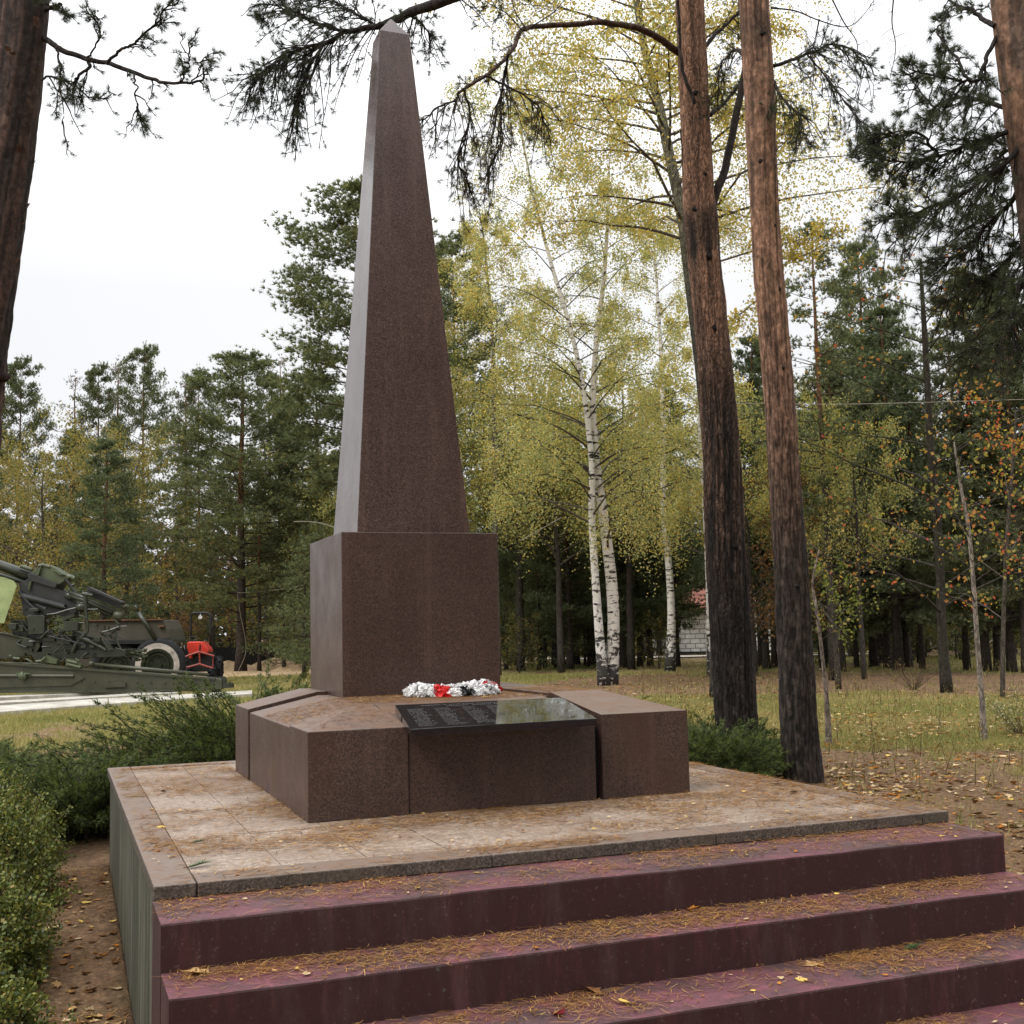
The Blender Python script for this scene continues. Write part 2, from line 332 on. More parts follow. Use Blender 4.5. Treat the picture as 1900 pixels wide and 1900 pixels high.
# ------------------------------------------------------------------ ground
def gz(x, y):
    x = np.asarray(x, float); y = np.asarray(y, float)
    z = GZ - .27*sstep(4.5, .5, y)*sstep(.8, .0, x) - .25*sstep(3.0, -.5, y)*sstep(3.2, 4.5, x) - .25*sstep(0, -2, y)
    d = np.hypot(x-CAM[0], y-CAM[1])
    bump = (fbm(x, y, 2.2, 3)-.5)*.10*sstep(4, 14, d)+(fbm(x, y, .4, 5)-.5)*.035
    return z+bump
def cover(x, y):
    """share of grass (0-1) and of sand (0-1) at a place"""
    dx, dy = x-CAM[0], y-CAM[1]; d = np.hypot(dx, dy)
    b = np.degrees(np.arctan2(dx, dy))                    # bearing, 21 = middle of the view
    n = fbm(x, y, 3.0, 11); n2 = fbm(x, y, 9.0, 15)
    right = sstep(14, 26, b)
    gr = right*(sstep(9.5, 20, d)*(1-sstep(26, 34, d))*.80+.16+.45*sstep(38, 46, d)) + (1-right)*(sstep(24, 30, d)*(1-sstep(52, 58, d))*.78+.28)
    gr = gr-.35*right*sstep(26, 32, d)*(1-sstep(36, 42, d))
    g = sstep(.40, .72, gr*1.0+(n-.5)*1.3+(fbm(x, y, .8, 19)-.5)*.7+(n2-.5)*.5+.03)
    s = sstep(.40, .62, (1-right)*sstep(50, 56, d)*(1-sstep(66, 72, d))*.9+(n-.5)*.7)
    return g, s
def build_ground():
    xs = np.unique(np.concatenate([np.arange(-12, 16, .16), np.arange(16, 40, .6), np.arange(-40, -12, 1.0), np.arange(40, 120, 3), [-120, -80, -60, 160, 260, 500, 900, -200, -400, -900]]))
    ys = np.unique(np.concatenate([np.arange(-8, 24, .16), np.arange(24, 60, .6), np.arange(60, 140, 3), [-900, -300, -100, -50, -30, -20, -14, 170, 240, 400, 900]]))
    X, Y = np.meshgrid(xs, ys, indexing='ij'); Z = gz(X, Y); g, s = cover(X, Y)
    under = (X > .12) & (X < 3.9) & (Y > -1.2) & (Y < 4.7); Z = np.where(under, Z-.3, Z)
    lit = np.array([.135, .082, .050]); lit2 = np.array([.235, .145, .080]); gr = np.array([.150, .150, .055]); gr2 = np.array([.275, .225, .105]); sa = np.array([.46, .33, .20])
    n = fbm(X, Y, 1.3, 31)[..., None]; C = lit*(1-n)+lit2*n; n3 = fbm(X, Y, 2.3, 41)[..., None]
    C = C*(1-g[..., None])+(gr*(1-n3)+gr2*n3)*g[..., None]; C = C*(1-s[..., None])+sa*s[..., None]
    nx, ny = len(xs), len(ys); i = np.arange(nx-1)[:, None]*ny; j = np.arange(ny-1)[None]
    F = np.stack([i+j, i+ny+j, i+ny+j+1, i+j+1], -1).reshape(-1, 4)
    mb = MB(); mb.add(np.stack([X, Y, Z], -1).reshape(-1, 3), F, C.reshape(-1, 3))
    tag(mb.build('ground', M['ground'], smooth=True), 'forest ground of pine litter, dry leaves and thin grass', kind='structure')
build_ground()
def strip(name, pts, width, z, mat, label):     # sandy track through the wood
    P = np.array(pts)[:, :2]; T = nrm(np.gradient(P, axis=0)); N = np.stack([-T[:, 1], T[:, 0]], 1)
    A = P-N*width/2; B = P+N*width/2; mb = MB()
    V = np.concatenate([np.c_[A, gz(A[:, 0], A[:, 1])+z], np.c_[B, gz(B[:, 0], B[:, 1])+z]]); n = len(P)
    mb.add(V, [(i, i+1, n+i+1, n+i) for i in range(n-1)]); tag(mb.build(name, mat), label, kind='structure')
strip('path', [gp(x, y) for x, y in [(940, 1224), (1020, 1224), (1100, 1223), (1180, 1222), (1260, 1220), (1340, 1218), (1420, 1217), (1600, 1216)]], 3.2, .07, M['pale_sand'], 'pale sandy track at the edge of the wood')
# ------------------------------------------------------------------ platform and steps
def put(root, mb, name, mat, smooth=False, parent=None):
    o = mb.build(name, mat, root if parent is None else parent, smooth)
    if parent is None: o.matrix_parent_inverse = Matrix.Translation(-root.location)
    else: o.matrix_parent_inverse = parent.matrix_parent_inverse.copy() if False else Matrix.Identity(4)
    return o
def box(root, name, lo, hi, mat, bv=.004, col=(1, 1, 1)):
    mb = MB(); mb.box(lo, hi, col); o = put(root, mb, name, mat); bevel(o, bv) if bv else None; return o
PW, PD = 4.0, 4.80
plat = empty('platform', (2, 2.4, GZ)); tag(plat, 'raised granite paved platform carrying the obelisk, strewn with pine needles', 'platform')
mb = MB(); mb.box((.022, .03, -1.3), (PW-.022, PD-.03, -.062)); put(plat, mb, 'retaining_wall', M['mossy_concrete'])
rr = R_(3)
xe = [.0, .17]+[.17+.3825*k for k in range(1, 10)]; xe = [x for x in xe if x < PW-.2]+[PW-.17, PW]
ye = [0, .21, 1.15, 2.09, 3.03, 3.97, 4.62, PD]; J = .0022
bd = MB(); 
for i in range(len(xe)-1):
    for j in range(len(ye)-1):
        x0, x1, y0, y1 = xe[i], xe[i+1], ye[j], ye[j+1]
        edge = (i == 0 or j == 0 or i == len(xe)-2 or j == len(ye)-2)
        if edge: continue
        dz = rr.uniform(-.0015, .0015); k = rr.uniform(.86, 1.1)
        mb = MB(); mb.box((x0+J, y0+J, -.05), (x1-J, y1-J, -.004+dz)); put(plat, mb, 'paving_slab', M['paving'])
# long edging stones
def edging(lo, hi): mb = MB(); mb.box(lo, hi); bevel(put(plat, mb, 'edging_stone', M['granite_edge']), .006)
edging((0, 0, -.058), (.168, 1.9, 0)); edging((0, 1.904, -.058), (.168, PD, .001)); edging((PW-.168, 0, -.058), (PW, 2.2, 0)); edging((PW-.168, 2.204, -.058), (PW, PD, 0))
for a, b in ((.172, 1.45), (1.453, 2.6), (2.603, PW-.172)): edging((a, -.001, -.058), (b, .208, -.0005)); edging((a, 4.624, -.058), (b, PD, 0))
T0, H1, H2 = -.058, .179, .173
zs = [T0, T0-H1, T0-H1-H2, T0-H1-2*H2, T0-H1-3*H2]; ysd = [0, -.405, -.734, -1.096, -1.45, -1.80]
stair = empty('staircase', (2, -.9, -.95)); tag(stair, 'flight of maroon painted concrete steps in front of the platform', 'steps')
def wob_box(root, name, lo, hi, mat, seed, amp=.004, axis_n=60):
    """long step with a slightly uneven, worn nosing"""
    rs = R_(seed); (x0, y0, z0), (x1, y1, z1) = lo, hi; n = axis_n; mb = MB()
    xs = np.linspace(x0, x1, n); w1 = (fbm(xs, xs*0, .35, seed)-.5)*amp*2; w2 = (fbm(xs, xs*0+9, .25, seed)-.5)*amp*2; b = .010
    prof = []
    for i, x in enumerate(xs):
        prof.append([(x, y0+w1[i]*.6, z0), (x, y0+w1[i]*.6, z1-b+w2[i]), (x, y0+b*.3+w1[i], z1-b*.35+w2[i]), (x, y0+b+w1[i], z1+w2[i]), (x, y1, z1), (x, y1, z0)])
    V = np.array(prof).reshape(-1, 3); m = 6; F = [(i*m+j, i*m+(j+1) % m, (i+1)*m+(j+1) % m, (i+1)*m+j) for i in range(n-1) for j in range(m)]
    F = [f[::-1] for f in F]; mb.add(V, F); mb.poly.append(list(range(m))[::-1]); mb.poly.append([(n-1)*m+j for j in range(m)])
    for k in (-1,): pass
    return put(root, mb, name, mat)
for k in range(4):
    wob_box(stair, 'step', (-.004+.002*k, ysd[k+1], -1.3), (3.978+.003*k, ysd[k]+(.0 if k else -.002), zs[k]), M['step_paint'], 20+k)

# ------------------------------------------------------------------ obelisk monument
mon = empty('obelisk_monument', (2.02, 2.7, 0)); tag(mon, 'tall polished red granite obelisk on a block plinth and low hipped base', 'monument')
p0, p1, q0, q1, hp, hq = .884, 3.197, 1.312, 4.058, .463, .566
KL, KF, KR = .212, .133, .46
def tops(x, y, up): return min(hq, hp+KL*(x-p0), hp+KF*(y-q0), hp+KR*(p1-x))+up
def clip(poly, f):                      # keep f(x,y) >= 0
    out = []
    for i in range(len(poly)):
        a, b = poly[i], poly[(i+1) % len(poly)]; fa, fb = f(*a), f(*b)
        if fa >= 0: out.append(a)
        if fa*fb < 0: t = fa/(fa-fb); out.append((a[0]+t*(b[0]-a[0]), a[1]+t*(b[1]-a[1])))
    return out
PL = [(0, 0, hq), (KL, 0, hp-KL*p0), (0, KF, hp-KF*q0), (-KR, 0, hp+KR*p1)]
def block(name, x0, x1, y0, y1, up, mat='granite_base', label=None):
    mb = MB(); bnd = set(); rect = [(x0, y0), (x1, y0), (x1, y1), (x0, y1)]
    for i, A in enumerate(PL):
        poly = rect
        for j, B in enumerate(PL):
            if i != j: poly = clip(poly, lambda x, y, A=A, B=B: (B[0]-A[0])*x+(B[1]-A[1])*y+B[2]-A[2]) if poly else []
        if len(poly) >= 3:
            mb.ngon([(x, y, A[0]*x+A[1]*y+A[2]+up) for x, y in poly], [list(range(len(poly)))])
            for q in poly: bnd.add((round(q[0], 5), round(q[1], 5)))
    for (ax, v, s) in ((1, y0, 1), (0, x1, 1), (1, y1, -1), (0, x0, -1)):
        e = sorted([q for q in bnd if abs(q[ax]-v) < 1e-4], key=lambda q: s*q[1-ax])
        V = [(q[0], q[1], tops(q[0], q[1], up)) for q in e]; V = [(e[0][0], e[0][1], 0.0), (e[-1][0], e[-1][1], 0.0)]+V[::-1]
        mb.ngon(V, [list(range(len(V)))])
    o = put(mon, mb, name, M[mat]); me = o.data
    import bmesh; bm = bmesh.new(); bm.from_mesh(me); bmesh.ops.remove_doubles(bm, verts=bm.verts, dist=2e-4); bmesh.ops.recalc_face_normals(bm, faces=bm.faces); bm.to_mesh(me); bm.free()
    bevel(o, .005); 
    if label: o['label'] = label
    return o
block('corner_block', p0, 1.445, q0, 1.842, .014)
block('side_panel', p0+.006, 1.445, 1.845, 3.398, .0)
block('corner_block', p0-.002, 1.445, 3.436, q1, .024)
block('front_panel', 1.4485, 2.586, q0+.010, 2.09, 0)
block('corner_block', 2.622, p1+.002, q0-.004, 2.09, .026)
block('side_panel', 2.622, p1, 2.094, q1, .018)
block('top_slab', 1.4485, 2.618, 2.094, q1, 0, label='flat centre slab thick with fallen needles')
mb = MB(); mb.box((p0+.05, q0+.06, 0), (p1-.05, q1-.02, .40)); put(mon, mb, 'core', M['black_ribbon'])  # black filler that paints the deep shadow in the grooves between blocks
c0, c1, e0, e1, hc = 1.448, 2.600, 2.937, 4.037, 1.704
mb = MB(); mb.box((c0, e0, hq-.004), (c1, e1, hc)); bevel(put(mon, mb, 'plinth', M['granite_plinth']), .006)
mb = MB(); o0, o1, u0, u1 = 1.597, 2.443, 3.087, 3.889; v0, v1, w0, w1, zt, za = 1.886, 2.127, 3.385, 3.600, 5.653, 5.822
ax, ay = (v0+v1)/2, (w0+w1)/2
mb.ngon([(o0, u0, hc+.002), (o1, u0, hc+.002), (o1, u1, hc+.002), (o0, u1, hc+.002), (v0, w0, zt), (v1, w0, zt), (v1, w1, zt), (v0, w1, zt), (ax, ay, za)],
        [[0, 3, 2, 1], [0, 1, 5, 4], [1, 2, 6, 5], [2, 3, 7, 6], [3, 0, 4, 7], [4, 5, 8], [5, 6, 8], [6, 7, 8], [7, 4, 8]])
bevel(put(mon, mb, 'shaft', M['granite']), .005)
# plaque lying on the front slope
fpl = (hp+.052-KF*q0, KF); q4 = [byz(762, 1353, fpl), byz(1108, 1333, fpl), byz(1043, 1294, fpl), byz(733, 1308, fpl)]
xl = (q4[0][0]+q4[3][0])/2; xr = (q4[1][0]+q4[2][0])/2; yf = (q4[0][1]+q4[1][1])/2; yb = (q4[2][1]+q4[3][1])/2
nf = np.array([0, -KF, 1.0]); nf /= np.linalg.norm(nf)
def onpl(u, v, h=0.0):                  # u, v 0..1 on the plaque's face
    return (q4[0]*(1-u)+q4[1]*u)*(1-v)+(q4[3]*(1-u)+q4[2]*u)*v+nf*h
mb = MB(); mb.hexa([onpl(0, 0, -.042), onpl(1, 0, -.042), onpl(1, 1, -.042), onpl(0, 1, -.042), onpl(0, 0), onpl(1, 0), onpl(1, 1), onpl(0, 1)])
plq = bevel(put(mon, mb, 'plaque', M['plaque']), .003); plq['label'] = 'black polished plaque engraved with columns of names'
mb = MB(); rs = R_(5)
def glyphs(u, v, n, cw, ch):
    for k in range(n):
        if rs.rand() < .12: continue
        uu = u+k*cw; h = ch*rs.uniform(.7, 1); w_ = cw*.62
        for s_ in range(2):
            a = uu+w_*(0 if s_ == 0 else rs.uniform(.4, .8)); b = a+cw*.16
            mb.add([onpl(a, v, .0006), onpl(b, v, .0006), onpl(b, v+h, .0006), onpl(a, v+h, .0006)], [(0, 1, 2, 3)])
        vv = v+h*rs.choice([0, .45, .85]); mb.add([onpl(uu, vv, .0007), onpl(uu+w_, vv, .0007), onpl(uu+w_, vv+h*.15, .0007), onpl(uu, vv+h*.15, .0007)], [(0, 1, 2, 3)])
glyphs(.14, .90, 62, .0115, .035); glyphs(.28, .84, 36, .0115, .035)
for cx in (.05, .20, .36, .50, .64, .79):
    for r_ in range(17): glyphs(cx, .76-.042*r_, rs.randint(10, 17), .0072, .021)
put(mon, mb, 'inscription', M['engraving'])

# wreath in front of the plinth
wr = empty('wreath', (2.14, 2.64, hq)); tag(wr, 'flattened white and red artificial flower wreath with black ribbon against the plinth', 'wreath')
def petals(name, mat, sel, n, seed, sz=.020):
    rs = R_(seed); mb = MB()
    for k in range(n):
        th = rs.uniform(0, 2*math.pi)
        if not sel(th, rs): continue
        ph = rs.uniform(-.3, math.pi+.3); rad = .245+.055*math.cos(ph)+rs.normal(0, .006); hh = .014+.044*max(0, math.sin(ph))*(1+.35*math.sin(2*th+1))*rs.uniform(.75, 1.1)
        c = np.array([2.14+rad*1.06*math.cos(th), 2.64+rad*.84*math.sin(th), hq+max(hh, .008)])
        for p in range(3):
            o_ = nrm(np.array([math.cos(th)*math.cos(ph), math.sin(th)*math.cos(ph), max(.1, math.sin(ph))])+rs.normal(0, .38, 3)); a = nrm(np.cross(o_, rs.normal(0, 1, 3))); b = np.cross(o_, a); s_ = sz*rs.uniform(.6, 1.2); c2 = c+rs.normal(0, .005, 3)
            up = np.cross(a, b)*s_*.5
            mb.add([c2-a*s_, c2-b*s_+up, c2+a*s_+up*.3, c2+b*s_-up*.4], [(0, 1, 2), (0, 2, 3)], rs.uniform(.8, 1.1)*np.ones(3))
    V = np.concatenate(mb.v); V[:, 2] = np.maximum(V[:, 2], hq+.004); mb.v = [V]; c_ = mb.c; mb.c = [np.concatenate(c_)]
    put(wr, mb, name, M[mat])
def arc(a, b): return lambda th, rs: ((th-a) % (2*math.pi)) < ((b-a) % (2*math.pi))
red1, red2 = arc(4.05, 4.38), arc(5.9, 6.25); blk = arc(4.62, 4.95)
petals('white_flowers', 'white_ribbon', lambda t, r: not (red1(t, r) or red2(t, r) or (blk(t, r) and r.rand() < .8)), 2400, 1)
petals('red_flowers', 'red_ribbon', lambda t, r: red1(t, r) or red2(t, r), 3000, 2)
petals('ribbon', 'black_ribbon', lambda t, r: blk(t, r) or r.rand() < .03, 1300, 3, .026)

# ------------------------------------------------------------------ needle litter and fallen leaves
NCOL = np.array([(.32, .155, .052), (.42, .21, .065), (.22, .105, .045), (.44, .27, .10), (.13, .065, .035)])
def needle_litter(name, P, seed, label, parent=None, L=(.03, .075), wd=.0013, align=None, loft=.006):
    rs = R_(seed); n = len(P); th = rs.uniform(0, 2*math.pi, n)
    if align is not None: th = rs.normal(align, .75, n)
    ln = rs.uniform(*L, n); bend = rs.uniform(-.25, .25, n); d = np.stack([np.cos(th), np.sin(th), 0*th], 1); s = np.stack([-np.sin(th), np.cos(th), 0*th], 1)
    lift = np.abs(rs.normal(0, loft, n)); tilt = rs.normal(0, .05, n)
    A = P+np.c_[0*n*th, 0*th, .002+lift]; Mid = A+d*(ln/2)[:, None]+s*(bend*ln*.35)[:, None]+np.c_[0*th, 0*th, tilt*ln*.5]; B = A+d*ln[:, None]+np.c_[0*th, 0*th, np.maximum(tilt*ln, -lift)]
    w_ = s*(wd*rs.uniform(.7, 1.2, n))[:, None]
    V = np.stack([A-w_, A+w_, Mid-w_, Mid+w_, B-w_*.4, B+w_*.4], 1).reshape(-1, 3); k = np.arange(n)[:, None]*6
    F = np.concatenate([k+np.array([[0, 1, 3, 2]]), k+np.array([[2, 3, 5, 4]])]); C = NCOL[rs.randint(0, 5, n)]*rs.uniform(.7, 1.25, (n, 1))
    mb = MB(); mb.add(V, F, np.repeat(C, 6, 0)); return tag(mb.build(name, M['litter']), label, kind='stuff')
rs = R_(77)
def scatter(n, x0, x1, y0, y1, dens, seed):
    rs = R_(seed); x = rs.uniform(x0, x1, n*4); y = rs.uniform(y0, y1, n*4); k = rs.rand(n*4) < dens(x, y); return x[k][:n], y[k][:n]
Ps = []
for k, n in enumerate((3400, 5400, 5400, 3900)):
    ya, yb_ = ysd[k+1]+.012, ysd[k]-.01
    x, y = scatter(n, .02, 3.93, ya, yb_, lambda x, y: np.clip((fbm(x, y, .45, 60+k)-.26)*2.0, .06, 1)*(.35+.65*sstep(0, 1, (y-ya)/(yb_-ya)*1.3)), 80+k)
    Ps.append(np.c_[x, y, np.full_like(x, zs[k])])
needle_litter('needle_litter_steps', np.concatenate(Ps), 5, 'brown pine needles matted on the maroon steps')
def pd(x, y):
    inb = (x > p0-.01) & (x < p1+.01) & (y > q0-.02); near = np.exp(-np.maximum(0, np.maximum(p0-x, q0-y))*3.0)
    return np.where(inb, 0, np.clip((fbm(x, y*1.6, .5, 91)-.42)*2.2+near*.45, .02, 1))
x, y = scatter(21000, .01, 3.98, .01, 4.7, pd, 95)
needle_litter('needle_litter_platform', np.c_[x, y, np.full_like(x, .0)], 6, 'brown pine needles drifted over the paved platform', align=.1, loft=.004, wd=.0018)
x, y = scatter(9000, p0+.02, p1-.02, q0+.03, 2.93, lambda x, y: np.where((x > xl-.01) & (x < xr+.01) & (y < yb+.01), .01, np.where(y > 2.1, 1, np.where(x < 1.4, .30, .10))), 97)
z = np.minimum.reduce([np.full_like(x, hq), hp+KL*(x-p0), hp+KF*(y-q0), hp+KR*(p1-x)])+.020*((x < 1.445) & (y < 1.84) | (x > 2.62))
z = np.where((x > xl) & (x < xr) & (y < yb), fpl[0]+KF*y, z)
needle_litter('needle_litter_base', np.c_[x, y, z], 7, 'brown pine needles lying on the hipped base of the obelisk', loft=.003)

def leaf_outline(kind, rs):
    if kind == 'maple':
        a = np.radians([-90, -60, -35, -10, 12, 28, 52, 70, 90, 110, 128, 152, 168, 190, 215, 240]); r = np.array([.25, .42, .62, .5, .95, .5, .62, .55, 1.1, .55, .62, .5, .95, .5, .62, .42])
    elif kind == 'oak':
        a = np.radians(np.arange(-90, 270, 22.5)); r = np.array([.6, .38, .45, .30, .46, .34, .55, .55, 1.0, .55, .55, .34, .46, .30, .45, .38])
    else: a = np.radians(np.arange(-90, 270, 45)); r = np.array([.75, .62, .5, .55, 1.0, .55, .5, .62])
    r = r*rs.uniform(.88, 1.1, len(r)); return np.stack([r*np.cos(a), r*np.sin(a)], 1)
def leaf_mesh(mb, pos, size, kind, col, rs, curl=.35, yaw=None, tilt=.15):
    o = leaf_outline(kind, rs)*size; yaw = rs.uniform(0, 6.28) if yaw is None else yaw; c, s = math.cos(yaw), math.sin(yaw)
    ax_ = rs.uniform(0, 3.14); q = o@np.array([math.cos(ax_), math.sin(ax_)]); z = curl*np.abs(q)**1.3/size**.3*rs.uniform(.3, 1)+o[:, 0]*rs.normal(0, tilt)
    z = z-z.min()+.003; V = np.c_[o[:, 0]*c-o[:, 1]*s, o[:, 0]*s+o[:, 1]*c, z]; cen = np.array([[0, 0, max(.002, z.min()*.5)]])
    V = np.concatenate([cen, V])+np.asarray(pos); n = len(o); mb.add(V, [(0, 1+i, 1+(i+1) % n) for i in range(n)], np.asarray(col)*rs.uniform(.8, 1.2))
LC = {'tan': (.52, .33, .15), 'beige': (.62, .47, .28), 'yellow': (.66, .46, .13), 'orange': (.50, .20, .04), 'brown': (.24, .12, .055), 'red': (.13, .018, .018), 'black': (.02, .018, .015)}
def fallen(a, b, z, size, kind, c, label, seed, curl=.4, yaw=None):
    rs = R_(seed); p = bp(a, b, z); mb = MB(); leaf_mesh(mb, (0, 0, 0), size, kind, LC[c], rs, curl, yaw)
    mb.tube([(0, -size*.3*1, .006), (size*.1, -size*.9, .008), (size*.22, -size*1.35, .012)], .0016, 4, LC['brown'])
    o = mb.build('fallen_leaf', M['litter']); o.location = p; tag(o, label, 'leaf', 'large fallen leaves on the stone')
def bp(a, b, z): d = ray(a, b); return CAM+d*((z-CAM[2])/d[2])
fallen(368, 1806, zs[1], .070, 'maple', 'tan', 'large curled tan maple leaf at the left end of the second step', 1, .7)
fallen(978, 1592, zs[0], .045, 'maple', 'brown', 'brown leaf leaning against the platform edge on the top step', 2, .6)
fallen(1252, 1688, zs[1], .055, 'maple', 'orange', 'orange maple leaf caught at the back of the second step', 3, .6)
fallen(1282, 1690, zs[1], .040, 'maple', 'orange', 'smaller orange leaf beside the one at the back of the second step', 33, .6)
fallen(1512, 1791, zs[2], .060, 'maple', 'tan', 'pale orange maple leaf lying flat on the third step towards its right end', 4, .25)
fallen(1100, 1842, zs[2], .055, 'maple', 'brown', 'curled brown maple leaf on the third step near the picture middle', 5, .6)
fallen(1035, 1884, zs[2], .045, 'maple', 'red', 'dark red leaf on the third step', 6, .3)
fallen(1618, 1537, zs[0], .040, 'maple', 'brown', 'dry brown leaf at the back of the top step near its right end', 7, .6)
fallen(1160, 1862, zs[2], .040, 'oval', 'yellow', 'pale yellow birch leaf on the third step beside the brown maple leaf', 8, .2)
fallen(1488, 1820, zs[2], .036, 'oval', 'yellow', 'yellow oval leaf near the nosing of the third step', 9, .2)
fallen(299, 1536, 0, .030, 'oval', 'yellow', 'yellow birch leaf on the left edging of the platform', 10, .3)
fallen(293, 1580, 0, .022, 'oval', 'orange', 'small orange leaf on the left edging of the platform', 11, .3)
fallen(1472, 1471, 0, .045, 'oval', 'black', 'black curled leaf on the right part of the platform', 12, .8)
fallen(1437, 1456, 0, .036, 'oval', 'black', 'second black leaf farther back on the right of the platform', 13, .8)
fallen(303, 1470, 0, .030, 'oval', 'black', 'black leaf scrap on the left of the platform', 14, .8)
mb = MB(); rs = R_(15)                  # small leaves, too many to name
def small(n, x0, x1, y0, y1, z, dens=None, sz=(.010, .022)):
    for _ in range(n):
        x = rs.uniform(x0, x1); y = rs.uniform(y0, y1)
        if z is None:
            if p0-.02 < x < p1+.02 and y > q0-.03: continue
            zz = 0.0
        else: zz = z
        c = [LC['beige'], LC['yellow'], LC['tan'], LC['orange'], LC['brown']][rs.choice(5, p=[.3, .28, .2, .1, .12])]
        leaf_mesh(mb, (x, y, zz+.002), rs.uniform(*sz), 'oval' if rs.rand() < .7 else 'maple', c, rs, .3)
small(260, .02, 3.95, .02, 4.7, None)
for k in range(4): small(26, .05, 3.9, ysd[k+1]+.03, ysd[k]-.03, zs[k])
small(70, 1.45, 2.6, 2.12, 2.9, hq, None, (.012, .022))
tag(mb.build('leaf_litter_stone', M['litter']), 'small yellow and tan leaves scattered on platform and steps', kind='stuff')
def sprig(a, b, z, size, label, seed, yaw):
    rs = R_(seed); p = bp(a, b, z); mb = MB(); d = np.array([math.cos(yaw), math.sin(yaw), .12]); mb.tube([(0, 0, .004), d*size*.5, d*size], .002, 5, (.16, .08, .04))
    for k in range(120):
        t = rs.uniform(.15, 1); v = nrm(d*1.1+rs.normal(0, .42, 3)); v[2] = abs(v[2])*.6+.03; c = d*size*t; e = c+v*size*.7*rs.uniform(.6, 1); s_ = nrm(np.cross(v, [0, 0, 1]))*.0013
        mb.add([c-s_, c+s_, e], [(0, 1, 2)], np.array((.05, .12, .045))*rs.uniform(.7, 1.5))
    o = mb.build('pine_sprig', M['needles']); o.location = p; tag(o, label, 'pine sprig')
sprig(340, 1612, 0, .10, 'fresh green pine sprig lying near the front left corner of the platform', 1, .35)
sprig(350, 1566, 0, .06, 'small green needle tuft behind the larger sprig on the platform', 2, .3)
sprig(1672, 1766, zs[2], .09, 'green needle tuft on the third step', 3, .2)

# leaves and needles on the earth, grass
def ground_leaves():
    rs = R_(31); mb = MB(); n = 0
    def lay(x, y, s, kinds, lift=0):
        z = float(gz(x, y)); c = np.array([LC['beige'], LC['tan'], LC['yellow'], LC['brown'], LC['orange']][rs.choice(5, p=[.22, .20, .06, .42, .10])])*rs.uniform(.45, 1.1)
        leaf_mesh(mb, (x, y, z+.002+lift), s, kinds[rs.randint(len(kinds))], c, rs, .45)
    for _ in range(24000):
        r = 4.5+27*rs.rand()**1.5; b = math.radians(rs.uniform(28, 52)); x = CAM[0]+r*math.sin(b); y = CAM[1]+r*math.cos(b)
        if -.1 < x < 4.1 and -1.9 < y < 4.9: continue
        if fbm(x, y, 1.1, 131) < rs.uniform(.30, .56): continue
        if cover(np.array([x]), np.array([y]))[0][0] > .5 and rs.rand() < .25: continue
        lift_ = .045*float(cover(np.array([x]), np.array([y]))[0][0]); lay(x, y, .018+.055*rs.rand()**1.8 if r < 18 else rs.uniform(.04, .075), ['maple', 'oak', 'oval'], lift_)
    for _ in range(900):
        x, y = rs.uniform(4.02, 8), rs.uniform(-1.5, 9); lay(x, y, .016+.05*rs.rand()**2, ['maple', 'oak', 'oval'])
    for _ in range(900): lay(rs.uniform(-1.6, -.02), rs.uniform(-2.6, 4.4), rs.uniform(.02, .05), ['oak', 'oval', 'maple'])
    for _ in range(1500):
        r = rs.uniform(20, 48); b = math.radians(rs.uniform(19, 34)); lay(CAM[0]+r*math.sin(b), CAM[1]+r*math.cos(b), rs.uniform(.05, .08), ['oval'])
    for _ in range(500):
        r = rs.uniform(18, 42); b = math.radians(rs.uniform(-4, 14)); lay(CAM[0]+r*math.sin(b), CAM[1]+r*math.cos(b), rs.uniform(.04, .07), ['oval'])
    tag(mb.build('fallen_leaves', M['litter']), 'dry tan and yellow leaves covering the ground', kind='stuff')
ground_leaves()
gx = np.concatenate([R_(7).uniform(-1.7, 0, 14000), R_(8).uniform(4.05, 8.5, 16000)]); gy = np.concatenate([R_(9).uniform(-3, 4.6, 14000), R_(10).uniform(-2.5, 8, 16000)]); kk = fbm(gx, gy, .6, 141) > R_(11).uniform(.25, .6, len(gx)); gx, gy = gx[kk], gy[kk]
needle_litter('needle_litter_ground', np.c_[gx, gy, gz(gx, gy)], 8, 'brown needles carpeting the earth beside the platform', wd=.0020, loft=.008)
